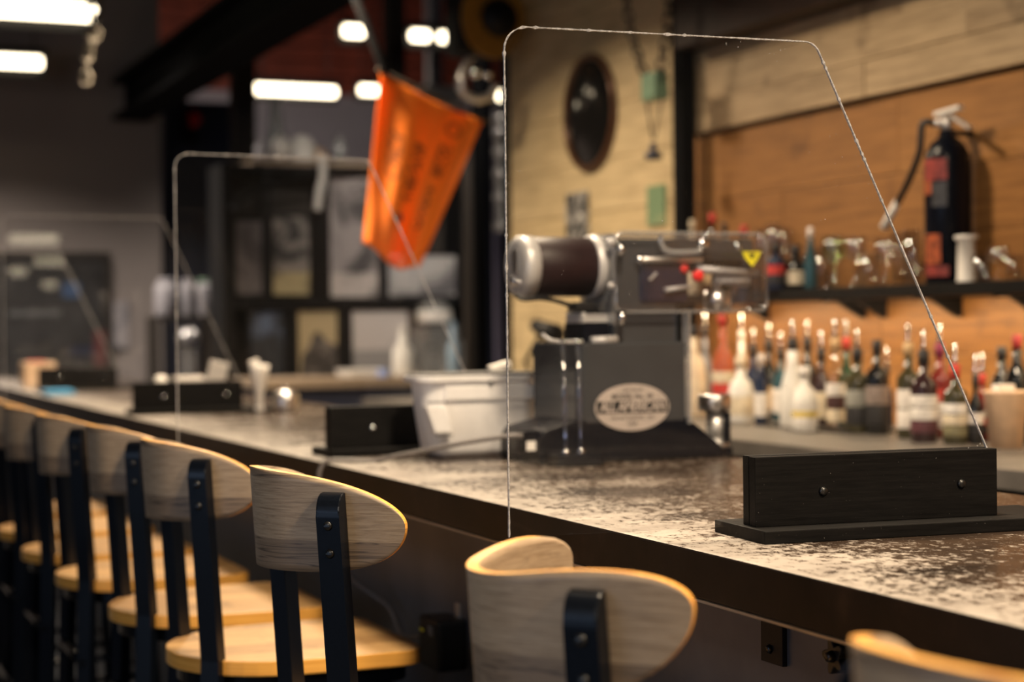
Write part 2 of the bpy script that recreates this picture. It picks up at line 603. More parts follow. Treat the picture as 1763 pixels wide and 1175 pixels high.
def obj(name, bm, m, parent=None, world=True, smooth=None):
    """link a bmesh as ONE mesh object; with a parent, geometry given in room coordinates is moved into the parent's frame"""
    bmesh.ops.recalc_face_normals(bm, faces=bm.faces)
    if parent is not None and world:
        bm.transform(MW(parent).inverted())
    me = bpy.data.meshes.new(name)
    bm.to_mesh(me)
    bm.free()
    for x in (m if isinstance(m, (list, tuple)) else [m]):
        me.materials.append(x)
    if smooth is not None:
        for p in me.polygons:
            p.use_smooth = smooth
    o = bpy.data.objects.new(name, me)
    COL.objects.link(o)
    if parent is not None:
        o.parent = parent
    return o


def MW(o):
    m = Matrix.LocRotScale(o.location, o.rotation_euler, o.scale)
    return MW(o.parent) @ m if o.parent else m


def tag(o, label=None, cat=None, group=None, kind=None):
    for k, v in (('label', label), ('category', cat), ('group', group), ('kind', kind)):
        if v:
            o[k] = v
    return o


def thing(name, label, cat, loc=(0, 0, 0), rz=0.0, group=None):
    o = bpy.data.objects.new(name, None)
    o.empty_display_size = 0.05
    COL.objects.link(o)
    o.location = loc
    o.rotation_euler = (0, 0, rz)
    return tag(o, label, cat, group)


def struct(name, bm, m, parent=None):
    o = obj(name, bm, m, parent)
    if parent is None:
        o['kind'] = 'structure'
    return o


def one(name, bm, m, label, cat, group=None, loc=None):
    """a thing that is a single mesh, origin at loc"""
    if loc is not None:
        bmesh.ops.translate(bm, vec=-Vector(loc), verts=bm.verts)
    o = obj(name, bm, m)
    if loc is not None:
        o.location = loc
    return tag(o, label, cat, group)


def dup(root, label=None):
    def cp(o, parent):
        c = o.copy()
        COL.objects.link(c)
        if parent is not None:
            c.parent = parent
        for ch in [k for k in bpy.data.objects if k.parent == o]:
            cp(ch, c)
        return c
    r = cp(root, None)
    if label:
        r['label'] = label
    return r


def P(name, m, parent, fn, **kw):
    """one part: fn fills a bmesh"""
    bm = NEW()
    fn(bm)
    return obj(name, bm, m, parent, **kw)


def text_mesh(name, body, size, m, parent, matrix, extrude=0.0004, shear=0.0, spacing=1.0, bold=0.0, xscale=1.0):
    cu = bpy.data.curves.new(name, 'FONT')
    cu.body = body
    cu.size = size
    cu.align_x = 'CENTER'
    cu.align_y = 'CENTER'
    cu.extrude = extrude
    cu.shear = shear
    cu.space_character = spacing
    cu.offset = bold
    t = bpy.data.objects.new(name, cu)
    COL.objects.link(t)
    dg = bpy.context.evaluated_depsgraph_get()
    me = bpy.data.meshes.new_from_object(t.evaluated_get(dg))
    bpy.data.objects.remove(t)
    me.materials.clear()
    me.materials.append(m)
    me.transform(matrix @ Matrix.Diagonal((xscale, 1, 1, 1)))
    if parent is not None:
        me.transform(MW(parent).inverted())
    o = bpy.data.objects.new(name, me)
    COL.objects.link(o)
    o.parent = parent
    return o


# ================================================================== THE SETTING
CZ = 1.07          # bar top
WX = 3.2           # right wall plane
bm = NEW(); bx(bm, -7, 11, -7, 18.3, -0.1, 0); struct('floor', bm, M['concrete'])
bm = NEW(); bx(bm, -7, 11, -7, 18.3, 5.0, 5.1); struct('ceiling', bm, M['ceil'])
bm = NEW(); bx(bm, WX, WX+0.15, -7, 7.52, 0, 5.0); wall_r = struct('wall_right', bm, M['walldark'])
bm = NEW(); bx(bm, -7, 11, 18.0, 18.15, 0, 5.0); wall_f = struct('wall_far', bm, M['lav'])
bm = NEW(); bx(bm, -7, at(278, 400, Y=13).x, 13, 13.15, 0, 5.0, 0.01); struct('wall_partition', bm, M['taupe'])


def piece(name, x0, x1, y0, y1, z0, z1, m, parent, bev=0.003):
    c = Vector(((x0+x1)/2, (y0+y1)/2, (z0+z1)/2))
    b = NEW(); box(b, (0, 0, 0), (abs(x1-x0), abs(y1-y0), abs(z1-z0)), bev)
    o = obj(name, b, m)
    o.location = c
    o.parent = parent
    return o


# right wall, pine planks below, weathered planks above, cream boards beyond the post
rows = [0.93, 1.10, 1.275, 1.44, 1.63, 1.825, 2.065]
for i, (z0, z1) in enumerate(zip(rows, rows[1:])):
    y = -1.2 - 0.37*(i % 3)
    while y < 5.72:
        L = random.choice((1.1, 1.5, 1.9, 2.4))
        y1 = min(y+L, 5.74)
        if y1 > 1.2:
            piece('plank', WX-0.022-random.uniform(0, 0.004), WX, y, y1-0.0015, z0+0.0008, z1-0.0008, M['wood'], wall_r)
        y += L
rows = [2.075, 2.19, 2.31, 2.43]
for i, (z0, z1) in enumerate(zip(rows, rows[1:])):
    y = -1.0 - 0.41*(i % 2)
    while y < 5.72:
        L = random.choice((0.7, 0.9, 1.2))
        y1 = min(y+L, 5.74)
        if y1 > 1.2:
            piece('plank', WX-0.05-random.uniform(0, 0.006), WX, y, y1-0.002, z0+0.0008, z1-0.0008, M['woodtop'], wall_r)
        y += L
z = 0.98
while z < 3.4:
    piece('wall_board', WX-0.02-random.uniform(0, 0.003), WX, 5.76, 7.52, z+0.001, z+0.2145, M['cream'], wall_r)
    z += 0.216
bm = NEW(); bx(bm, WX-0.16, WX, -1.5, 5.64, 2.375, 3.4, 0.004); struct('trim_1', bm, M['header'])
bm = NEW(); bx(bm, 3.075, 3.13, 5.655, 5.73, 1.0555, 5.0, 0.004); struct('column_1', bm, M['colsteel'])
# far wall: dark red boards in the upper part
z = 3.86
while z < 5.0:
    piece('board', 1.0, 9.5, 17.93-random.uniform(0, 0.03), 18.0, z+0.01, min(z+0.17, 4.99), M['redboard'], wall_f)
    z += 0.175

# ================================================================== BAR COUNTER
X0, X1 = 1.12, 1.97
bar = thing('bar_counter', 'long bar counter with worn dark top and front edge pale with scuffs and painted glare', 'bar counter', (X0, 0, 0))
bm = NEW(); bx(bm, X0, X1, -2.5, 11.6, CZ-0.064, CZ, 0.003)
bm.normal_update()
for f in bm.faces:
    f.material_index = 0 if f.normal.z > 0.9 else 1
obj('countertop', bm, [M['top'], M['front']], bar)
P('bottom_lip', M['tan'], bar, lambda b: bx(b, X0-0.002, X0+0.02, -2.5, 11.6, CZ-0.0675, CZ-0.0645))
P('front_panel', M['panel'], bar, lambda b: bx(b, 1.30, 1.33, -2.5, 11.6, 0, CZ-0.068))
P('back_panel', M['panel'], bar, lambda b: bx(b, X1-0.06, X1-0.03, -2.5, 11.6, 0, CZ-0.068))


def bracket(y, hw=0.029, zb=0.888):
    o = P('bracket', M['blacksteel'], bar, lambda b: (bx(b, 1.292, 1.30, y-hw, y+hw, zb, CZ-0.066, 0.001), bx(b, 1.15, 1.30, y-hw, y+hw, CZ-0.074, CZ-0.066, 0.001)))
    P('bracket_screw', M['screw'], o, lambda b: cyl(b, (1.292, y+0.004, zb+0.02), (1.287, y+0.004, zb+0.02), 0.007, 0.005, 12))


bracket(2.127)
bracket(3.90)
# star knob of a hook under the bar
kb = at(1446, 1130, X=1.25)


def star(b):
    poly = []
    for k in range(40):
        a = 2*pi*k/40
        poly.append((0.0195*(1 + 0.30*cos(5*a)), a))
    pts = [(r*cos(a), r*sin(a)) for r, a in poly]
    prism(b, pts, lambda u, v, d: (d, kb.y+u, kb.z+v), kb.x-0.012, kb.x+0.012, 0, 0.002)
    cyl(b, (kb.x, kb.y, kb.z), (1.30, kb.y, kb.z), 0.008)


sk = P('star_knob', M['blackcable'], bar, star)
P('knob_cap', M['screw'], sk, lambda b: cyl(b, (kb.x-0.012, kb.y, kb.z), (kb.x-0.020, kb.y, kb.z), 0.008, 0.006, 14))

# power box and metal strip on the bar front
pl = at(765, 1100, X=1.27)
t = thing('power_adapter', 'black power box on the bar front below the grey cable', 'adapter', (1.30, pl.y, pl.z))
P('housing', M['blackcable'], t, lambda b: bx(b, 1.235, 1.2995, pl.y-0.055, pl.y+0.06, pl.z-0.06, pl.z+0.045, 0.008))
P('warning_label', M['yellow'], t, lambda b: bx(b, 1.2342, 1.235, pl.y+0.03, pl.y+0.052, pl.z+0.012, pl.z+0.018))
P('grey_label', M['cable'], t, lambda b: bx(b, 1.2342, 1.235, pl.y-0.025, pl.y+0.0, pl.z+0.01, pl.z+0.03))
ms = at(787, 1085, X=1.295)
bm = NEW(); bx(bm, 1.294, 1.30, ms.y-0.011, ms.y+0.011, ms.z-0.055, ms.z+0.055, 0.0015)
one('metal_strip', bm, M['alu'], 'slim vertical metal plate screwed to the bar front beside the power box', 'plate', None, (1.30, ms.y, ms.z))

# ================================================================== BAR STOOLS
SMAX, TH, REC = 0.2618, 0.0065, 0.06
SP = 0.1575                        # where the posts meet the back, along its length


def bend(x, z):
    return x - (z-0.76)*REC if z > 0.76 else x


def plan(s):
    """backrest seen from above: tight bend in the middle, flatter wings; returns point, outward normal"""
    n, x, y, th = 60, -0.22, 0.0, 0.0
    ds = abs(s)/n
    for k in range(n):
        q = (k+0.5)*ds
        kap = 1/0.1144 if q < 0.07 else 1/0.1144 + (1/0.82-1/0.1144)*min(1, (q-0.07)/0.03)
        th += kap*ds
        x += sin(th)*ds
        y += cos(th)*ds
    sg = 1 if s >= 0 else -1
    return Vector((x, y*sg, 0)), Vector((-cos(th), sin(th)*sg, 0))


def lerp_tab(tab, x):
    for (x0, y0), (x1, y1) in zip(tab, tab[1:]):
        if x <= x1:
            t = (x-x0)/(x1-x0)
            return y0 + (y1-y0)*t
    return tab[-1][1]


def outline(s, x, lift):
    """lower and upper edge of the backrest at length s; lift raises the forward reaching wings"""
    a = min(1.0, abs(s)/SMAX)
    e = max(0.0, 1-a**4.1)**0.5
    up = lift*(x+0.15)
    return 1.087 - 0.0747*e + up, 1.087 + (0.0747 - 0.0239*a**1.5)*e + up


def back_mesh(bm, lift):
    uvl = bm.loops.layers.uv.new('uv')
    n, m_ = 64, 14
    grid, uvmap = {}, {}
    svals = [SMAX*sin(pi/2*(-1+2*i/n)) for i in range(n+1)]
    for i, s_ in enumerate(svals):
        p, nn = plan(s_)
        bot, top = outline(s_, p.x, lift)
        if i in (0, n):
            bot, top = bot-0.004, top+0.004
        for side, off in ((0, TH), (1, -TH)):
            for j in range(m_+1):
                z_ = bot + (top-bot)*j/m_
                q = p + nn*off
                vv = bm.verts.new((bend(q.x, z_), q.y, z_))
                grid[side, i, j] = vv
                uvmap[vv] = (s_ + 0.3 + 0.02*side, z_ - 1.0)
    for side in (0, 1):
        for i in range(n):
            for j in range(m_):
                q = [grid[side, i, j], grid[side, i+1, j], grid[side, i+1, j+1], grid[side, i, j+1]]
                f = bm.faces.new(q if side == 0 else q[::-1])
                f.smooth = True
    rim = [(i, 0) for i in range(n+1)] + [(n, j) for j in range(1, m_+1)] + [(i, m_) for i in range(n-1, -1, -1)] + [(0, j) for j in range(m_-1, 0, -1)]
    for a, b in zip(rim, rim[1:] + rim[:1]):
        f = bm.faces.new([grid[(0,)+a], grid[(1,)+a], grid[(1,)+b], grid[(0,)+b]])
        f.material_index = 1
    for f in bm.faces:
        for l in f.loops:
            l[uvl].uv = uvmap[l.vert]


def post_mesh(bm, sgn):
    p, nn = plan(SP*sgn)
    tt = Vector((-nn.y, nn.x, 0))
    ri, ro, w = TH, TH+0.027, 0.0185
    prof = [(ri, 0.0), (ri, 0.76), (ri, 1.132)]
    for k in range(7):
        q = radians(90 - 90*k/6)
        prof.append((ro-0.025+0.025*cos(q), 1.132-0.034+0.034*sin(q)))
    prof += [(ro, 0.76), (ro, 0.0)]

    def mp(r, z, d):
        q = p + nn*(r + (0.0 if z > 0.5 else 0.035)) + tt*d
        return Vector((bend(q.x, z), q.y, z))
    t = bmesh.new()
    prism(t, prof, mp, -w, w)
    bmesh.ops.bevel(t, geom=t.edges[:], offset=0.0022, segments=2, affect='EDGES', profile=0.6)
    merge(bm, t)


def seat_outline():
    half = []
    for k in range(13):          # round rear
        a = radians(180 - 90*k/12)
        half.append((0.205*cos(a)*1.0, 0.205*sin(a)))
    half += [(0.08, 0.21), (0.17, 0.212)]
    for k in range(7):
        a = radians(90 - 90*k/6)
        half.append((0.195 + 0.05*cos(a), 0.160 + 0.052*sin(a)))
    return half + [(x, -y) for x, y in half[::-1] if abs(y) > 1e-6]


def make_stool(label, lift=-0.0275):
    t = thing('bar_stool', label, 'stool', (0, 0, 0), 0, 'stools along the bar')
    bm = NEW(); back_mesh(bm, lift)
    obj('backrest', bm, [M['oak'], M['ply']], t, smooth=None)
    for sgn in (-1, 1):
        bm = NEW(); post_mesh(bm, sgn)
        po = obj('post', bm, M['post'], t)
        for zz in (1.086, 1.046):
            p, d = plan(SP*sgn)
            p = p + d*(TH+0.027)
            p = Vector((bend(p.x, zz), p.y, zz))

            def scr(b, p=p, d=d):
                cyl(b, p - d*0.001, p + d*0.0035, 0.0078, 0.0055, 14)
                w_ = Vector((d.y, -d.x, 0))
                box(b, p + d*0.0036, (0.0012, 0.009, 0.0022), 0, Matrix.Rotation(atan2(d.y, d.x), 3, 'Z'))
            P('screw', M['screw'], po, scr)
    bm = NEW()
    ol = seat_outline()
    prism(bm, ol, lambda u, v, d: (u, v, d), 0.731, 0.760, 0, 0.003)
    bm.normal_update()
    for f in bm.faces:
        f.material_index = 1 if abs(f.normal.z) < 0.6 else 0
    obj('seat', bm, [M['seat'], M['ply']], t)

    def frame(b):
        prism(b, [(x*0.9, y*0.9) for x, y in ol], lambda u, v, d: (u, v, d), 0.700, 0.729, 0, 0.002)
    P('seat_frame', M['post'], t, frame)
    for sgn in (-1, 1):
        P('leg', M['post'], t, lambda b: tube(b, [(0.17, 0.155*sgn, 0.715), (0.215, 0.185*sgn, 0.0)], 0.017, 10))

    def ring(b):
        tube(b, [(0.21, -0.17, 0.30), (0.21, 0.17, 0.30), (-0.19, 0.172, 0.30), (-0.19, -0.172, 0.30)], 0.011, 8, 0, True)
    P('foot_ring', M['post'], t, ring)
    P('stretcher', M['post'], t, lambda b: tube(b, [(-0.17, -0.165, 0.56), (-0.17, 0.165, 0.56)], 0.010, 8))
    return t


stools = [(0.94, 1.00, 0, 0.984, 'nearest bar stool, only its curved golden rim showing at the lower right'),
          (0.898, 1.639, -6.4, 0.984, 'bar stool in front of the near clear divider, its wooden back largest in view'),
          (0.905, 2.555, 0, 1, 'sharply focused bar stool with striped oak back, beside the grey cable'),
          (0.885, 3.31, 0, 1, 'third visible oak backed bar stool, just behind the sharply focused one'),
          (0.875, 3.88, 0, 1, 'fourth visible oak backed bar stool along the bar'),
          (0.845, 4.47, 0, 1, 'fifth visible oak backed bar stool along the bar'),
          (0.83, 5.01, 0, 1, 'sixth visible oak backed bar stool, opposite the small divider base'),
          (0.83, 5.58, 0, 1, 'seventh bar stool, dim and blurred at the far left'),
          (0.83, 6.18, 0, 1, 'last bar stool of the row, farthest from view')]
proto = make_stool(stools[0][4])
for i, (x, y, a, sc_, lab) in enumerate(stools):
    # the second stool has a back whose wings sweep up more
    o = proto if i == 0 else make_stool(lab, 0.33) if i == 1 else dup(proto, lab)
    o.location = (x, y, 0)
    o.rotation_euler = (0, 0, radians(a))
    o.scale = (sc_, sc_, sc_)

# ================================================================== CLEAR DIVIDERS
def make_divider(label, more=0.0):
    """origin on the bar top, below the left end of the upright boards' front; x along the sheet"""
    t = thing('bar_divider', label, 'divider', (0, 0, 0), 0, 'clear dividers standing on the bar')
    P('base', M['blackwood'], t, lambda b: bx(b, -0.010, 0.50, -0.048, 0.112, 0, 0.018, 0.0015), world=False)
    P('holder_board', M['blackwood'], t, lambda b: bx(b, 0.0, 0.388, 0.0, 0.0185, 0.018, 0.115, 0.0012), world=False)
    P('holder_board', M['blackwood'], t, lambda b: bx(b, 0.001, 0.388, 0.0225, 0.041, 0.018, 0.1155, 0.0012), world=False)
    for xx, zz in ((0.105, 0.064), (0.328, 0.066)):
        s = P('screw', M['screw'], t, lambda b: cyl(b, (xx, 0.0, zz), (xx, -0.004, zz), 0.0075, 0.005, 14), world=False)
    xl, xr, zt, zb = -0.352-more, 0.430, 0.698, 0.019
    ol = [(xl, zb), (0.372, zb), (0.384, 0.115)]
    for k in range(7):        # blunt corner at the head of the slope
        a = radians(25 + 65*k/6)
        ol.append((0.118-0.025+0.025*cos(a), zt-0.027+0.025*sin(a)))
    for k in range(9):
        a = radians(90 + 90*k/8)
        ol.append((xl+0.032+0.032*cos(a), zt-0.032+0.032*sin(a)))
    P('clear_sheet', M['acrylic'], t, lambda b: prism(b, ol, lambda u, v, d: (u, d, v), 0.0188, 0.0222), world=False)

    def edge(b):
        n = len(ol)
        # saw-cut rim: a narrow strip round the outline, with tiny chips
        pts = []
        for i in range(n):
            p, q = Vector((*ol[i], 0)), Vector((*ol[(i+1) % n], 0))
            k = max(1, int((q-p).length/0.004))
            for j in range(k):
                pts.append(p.lerp(q, j/k))
        m_ = len(pts)
        cen = Vector((0, 0.35, 0))
        rg = random.Random(3)
        rings = []
        for i, p in enumerate(pts):
            tt = (pts[(i+1) % m_] - pts[i-1]).normalized()
            nn = Vector((tt.y, -tt.x, 0))
            j = rg.uniform(0, 0.0006) + (0.0012 if rg.random() < 0.05 else 0)
            o_, i_ = p + nn*(0.0004+j), p - nn*(0.0008+j)
            rings.append([b.verts.new((o_.x, 0.0186, o_.y)), b.verts.new((o_.x, 0.0224, o_.y)), b.verts.new((i_.x, 0.0224, i_.y)), b.verts.new((i_.x, 0.0186, i_.y))])
        for i in range(m_):
            a, c = rings[i], rings[(i+1) % m_]
            if pts[i].y < zb+0.001 and pts[(i+1) % m_].y < zb+0.001:
                continue                      # no rim strip along the lower edge
            for k in range(4):
                b.faces.new([a[k], a[(k+1) % 4], c[(k+1) % 4], c[k]])
    P('sheet_edge', M['edge'], t, edge, world=False)
    return t


d1 = make_divider('large clear divider in sharp focus nearest the front of the bar')
d1.location = (1.243, 2.085, CZ)
d1.rotation_euler = (0, 0, radians(-4.5))
for (x, y, rz, lab) in [(1.185, 3.90, 0.6, 'clear divider half hidden behind the grey plastic tote'),
                        (1.155, 6.15, 0, 'blurred clear divider with a small black base holding white cards'),
                        (1.20, 8.9, -2, 'farthest clear divider on the bar behind the tan paper cup')]:
    o = make_divider(lab, 0.085) if y == 6.15 else dup(d1, lab)
    o.location = (x, y, CZ)
    o.rotation_euler = (0, 0, radians(rz))
    for ch in o.children:
        if ch.name.startswith('screw'):        # chrome heads stand in for highlights on the dark screws
            ch.data = ch.data.copy()
            ch.data.materials[0] = M['chrome']

# ================================================================== CAN SEAMING MACHINE (front plane Y=3.42)
MY = 3.42
mc = thing('can_seamer', 'grey motor driven can sealing machine with clear guard on the bar', 'machine', (1.68, MY+0.1, CZ))


def mx(px, py=600):
    return at(px, py, Y=MY).x


def mz(py, px=1050):
    return at(px, py, Y=MY).z


ZB = CZ
# base casting: arched foot, low feet
zfoot, zarch = CZ, mz(728)
pts = [(1.505, ZB), (1.505, ZB+0.055), (1.52, ZB+0.075), (1.60, ZB+0.095), (1.72, ZB+0.105), (1.865, ZB+0.095), (1.955, ZB+0.028), (1.965, ZB)]
P('base_casting', M['darkcast'], mc, lambda b: prism(b, pts, lambda u, v, d: (u, d, v), MY+0.001, MY+0.22, 0, 0.006))
P('front_foot', M['darkcast'], mc, lambda b: bx(b, mx(935), mx(1012), MY-0.075, MY+0.02, ZB, ZB+0.026, 0.004))
# body box with bevelled left front corner
zt, zb = mz(590), CZ+0.085
xl, xr = mx(996), mx(1180)
bp = [(xl+0.022-0.022*cos(a), MY+0.022-0.022*sin(a)) for a in [radians(15*k) for k in range(7)]] + [(xr, MY), (xr, MY+0.25), (xl, MY+0.25)]
body = P('body', M['greyenamel'], mc, lambda b: prism(b, bp, lambda u, v, d: (u, v, d), zb, zt, 0, 0.005))
P('top_plate', M['silver'], body, lambda b: (tube(b, smoothpath([(mx(937), MY+0.01, zt+0.02), (mx(945), MY-0.005, zt+0.008), (mx(965), MY-0.008, zt+0.003), (mx(1000), MY-0.008, zt+0.003)]), 0.004), cyl(b, (mx(1022), MY+0.01, zt+0.004), (mx(1065), MY+0.01, zt+0.006), 0.009)))
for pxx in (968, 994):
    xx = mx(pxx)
    P('guard_post_glint', M['postglint'], mc, lambda b: tube(b, [(xx, MY-0.012, CZ+0.024), (xx-0.004, MY-0.012, zt)], 0.0045, 10))  # slim blue rods imitating reflections along the rounded body corner
    P('post_bolt', M['chrome'], mc, lambda b: (cyl(b, (xx-0.004, MY-0.012, zt), (xx-0.004, MY-0.012, zt+0.008), 0.009, 0.006), cyl(b, (xx, MY-0.012, CZ+0.022), (xx, MY-0.012, CZ+0.034), 0.009, 0.007)))
# neck
P('neck', M['greyenamel'], mc, lambda b: bx(b, mx(1060), mx(1172), MY+0.015, MY+0.16, zt-0.01, mz(415), 0.008))
P('side_block', M['darkcast'], mc, lambda b: (bx(b, mx(1015), mx(1066), MY+0.03, MY+0.13, zt-0.004, mz(553), 0.004), bx(b, mx(1018), mx(1062), MY+0.03, MY+0.13, mz(550), mz(536), 0.002)))
P('clamp', M['silver'], mc, lambda b: bx(b, mx(1014), mx(1062), MY+0.03, MY+0.12, mz(556), mz(538), 0.003))
# motor: axis along X
my, mzc = MY+0.085, mz(458)
mr = 0.066
P('motor_housing', M['motor'], mc, lambda b: cyl(b, (mx(925), my, mzc), (mx(1046), my, mzc), mr, mr, 40, 0.004))
cap = P('motor_cap', M['silver'], mc, lambda b: lathe(b, [(0, 0), (0.05, 0.0), (0.062, 0.003), (mr+0.002, 0.010), (mr+0.002, 0.036), (0, 0.036)], 40, (mx(914), my, mzc), (1, 0, 0)))
P('cap_emblem', M['steel'], cap, lambda b: (box(b, (mx(914)-0.0005, my-0.005, mzc+0.012), (0.004, 0.03, 0.05), 0.0015), cyl(b, (mx(914)-0.0025, my-0.02, mzc-0.035), (mx(914)+0.002, my-0.02, mzc-0.035), 0.009), cyl(b, (mx(914)-0.0025, my+0.01, mzc-0.03), (mx(914)+0.002, my+0.01, mzc-0.03), 0.014)))
P('motor_flange', M['silver'], mc, lambda b: (cyl(b, (mx(1040), my, mzc), (mx(1055), my, mzc), mr+0.004, mr+0.007, 40, 0.003), cyl(b, (mx(1052), MY-0.002, mz(418)), (mx(1052), MY-0.012, mz(418)), 0.010), cyl(b, (mx(1050), MY-0.002, mz(492)), (mx(1050), MY-0.012, mz(492)), 0.007)))
P('mounting_plate', M['guardedge'], mc, lambda b: bx(b, mx(1056), mx(1061), MY+0.0, MY+0.17, mz(560), mz(402), 0.002))
P('motor_lead', M['blackcable'], mc, lambda b: tube(b, smoothpath([(mx(905), my-0.03, mz(505)), (mx(915), my-0.04, mz(514)), (mx(950), my-0.04, mz(513)), (mx(985), my-0.03, mz(520)), (mx(1012), my-0.02, mz(528))]), 0.005, 8))
P('lead_plug', M['blackcable'], mc, lambda b: bx(b, mx(1005), mx(1040), my-0.05, my+0.0, mz(536), mz(520), 0.004))
P('guard_bolt', M['chrome'], mc, lambda b: (cyl(b, (mx(1066), MY-0.014, mz(440)), (mx(1066), MY-0.014, mz(419)), 0.0065), cyl(b, (mx(1066), MY-0.014, mz(560)), (mx(1066), MY-0.014, mz(536)), 0.0065)))
# head mechanism under the clear guard
P('head_plate', M['greyenamel'], mc, lambda b: bx(b, mx(1078), mx(1312), MY+0.035, MY+0.13, mz(446), mz(409), 0.006))
P('head_frame', M['darkcast'], mc, lambda b: bx(b, mx(1075), mx(1300), MY+0.05, MY+0.13, mz(466), mz(444), 0.004))
P('head_window', M['navyglass'], mc, lambda b: bx(b, mx(1106), mx(1190), MY+0.008, MY+0.10, mz(522), mz(452), 0.008))
P('slide_bar', M['steel'], mc, lambda b: cyl(b, (mx(1100), MY+0.0, mz(447)), (mx(1210), MY+0.0, mz(446)), 0.0068, None, 20, 0.002))
P('slide_collar', M['chrome'], mc, lambda b: cyl(b, (mx(1098), MY+0.0, mz(447)), (mx(1107), MY+0.0, mz(447)), 0.010, None, 20, 0.002))
P('roller_arm', M['silver'], mc, lambda b: (cyl(b, (mx(1205), MY+0.01, mz(463)), (mx(1312), MY+0.02, mz(470)), 0.0095, 0.007), cyl(b, (mx(1240), MY+0.03, mz(480)), (mx(1300), MY+0.03, mz(484)), 0.010, 0.014), cyl(b, (mx(1146), MY+0.0, mz(500)), (mx(1190), MY+0.0, mz(494)), 0.006, 0.004), box(b, (mx(1127), MY+0.004, mz(476)), (0.024, 0.004, 0.006), 0.001, Matrix.Rotation(radians(-42), 3, 'Y'))))
P('seaming_chuck', M['steel'], mc, lambda b: (cyl(b, (mx(1258), MY+0.06, mz(535)), (mx(1258), MY+0.06, mz(500)), 0.03), cyl(b, (mx(1258), MY+0.06, mz(500)), (mx(1258), MY+0.06, mz(450)), 0.012)))
P('red_knob', M['red'], mc, lambda b: (cyl(b, (mx(1201), MY-0.012, mz(475)), (mx(1201), MY+0.004, mz(475)), 0.013, None, 20, 0.003),))
P('red_knob', M['red'], mc, lambda b: (cyl(b, (mx(1181), MY-0.002, mz(463)), (mx(1181), MY+0.014, mz(463)), 0.0095, None, 20, 0.003),))


def handle(b):
    y = MY-0.006
    pp = [(mx(1137), y, mz(403)), (mx(1138), y, mz(420)), (mx(1146), y, mz(431)), (mx(1160), y, mz(435)), (mx(1198), y, mz(433)), (mx(1208), y, mz(424)), (mx(1214), y, mz(405))]
    tube(b, smoothpath(pp, 5), 0.0065, 10)


P('guard_handle', M['guardedge'], mc, handle)
P('handle_bolt', M['chrome'], mc, lambda b: (cyl(b, (mx(1210), MY-0.014, mz(418)), (mx(1210), MY-0.004, mz(418)), 0.011), cyl(b, (mx(1216), MY-0.008, mz(404)), (mx(1216), MY-0.008, mz(398)), 0.008)))
P('guard_catch', M['chrome'], mc, lambda b: (cyl(b, (mx(1270), MY-0.006, mz(430)), (mx(1270), MY-0.006, mz(415)), 0.006),))


def guard(b):
    gx0, gx1 = mx(1058), mx(1319)
    gz0, gz1 = mz(536, 1300), mz(402, 1190)
    # open-backed clear hood, rounded corners, 4 mm walls
    a = roundrect(gx0, gx1, gz0, gz1, 0.022)
    prism(b, a, lambda u, v, d: (u, d, v), MY-0.008, MY-0.004)
    o_ = roundrect(gx0, gx1, gz0, gz1, 0.022)
    i_ = roundrect(gx0+0.004, gx1-0.004, gz0+0.004, gz1-0.004, 0.018)
    n = len(o_)
    r = [[b.verts.new((u, y, v)) for (u, v) in ol] for ol, y in ((o_, MY-0.004), (o_, MY+0.15), (i_, MY+0.15), (i_, MY-0.004))]
    for q in range(3):
        for k in range(n):
            f = b.faces.new([r[q][k], r[q][(k+1) % n], r[q+1][(k+1) % n], r[q+1][k]])
            f.smooth = True


gd = P('clear_guard', M['guard'], mc, guard)


def gedge(b):
    o_ = roundrect(mx(1058), mx(1319), mz(536, 1300), mz(402, 1190), 0.022)
    tube(b, [(u, MY-0.006, v) for u, v in o_], 0.0034, 6, 0, True)
    tube(b, [(u, MY+0.15, v) for u, v in o_], 0.003, 6, 0, True)


P('guard_edge', M['guardedge'], gd, gedge)
P('lower_guard', M['guard'], mc, lambda b: bx(b, mx(1180), mx(1186), MY-0.008, MY-0.003, mz(735), mz(540)))
P('lower_guard_edge', M['guardedge'], mc, lambda b: bx(b, mx(1182), mx(1186), MY-0.010, MY+0.02, mz(735), mz(540), 0.001))
# warning triangle, point down
ty = MY-0.0088
wl = P('warning_label', M['yellow'], mc, lambda b: prism(b, [(mx(1276), mz(432)), (mx(1308), mz(432)), (mx(1303), mz(444)), (mx(1293), mz(459)), (mx(1281), mz(444))], lambda u, v, d: (u, d, v), ty, ty+0.0007))
P('warning_symbol', M['ink'], wl, lambda b: prism(b, [(mx(1286), mz(435)), (mx(1299), mz(435)), (mx(1292.5), mz(447))], lambda u, v, d: (u, d, v), ty-0.0004, ty+0.0001))
# lifter under the chuck
lx = mx(1252)
ly = MY+0.06


def lifter(b):
    lathe(b, [(0, 0), (0.036, 0), (0.038, 0.004), (0.038, 0.034), (0.036, 0.037), (0, 0.037)], 32, (lx, ly, mz(716)))


P('base_plate', M['steel'], mc, lifter)
P('lifter_stem', M['alu'], mc, lambda b: lathe(b, [(0, 0), (0.026, 0), (0.027, 0.012), (0.0225, 0.016), (0.0225, 0.03), (0.024, 0.034), (0.024, mz(717)-CZ-0.015), (0, mz(717)-CZ-0.015)], 24, (lx+0.004, ly, CZ+0.015)))
P('lifter_lever', M['darkcast'], mc, lambda b: (bx(b, lx+0.008, lx+0.022, ly-0.035, ly-0.02, CZ+0.03, CZ+0.10, 0.003), bx(b, lx-0.05, lx+0.03, ly-0.03, ly+0.03, CZ, CZ+0.02, 0.004)))
# badge
bcx, bcz = mx(1087), mz(703)
bw, bh = (mx(1151)-mx(1023))/2, (mz(662)-mz(743))/2


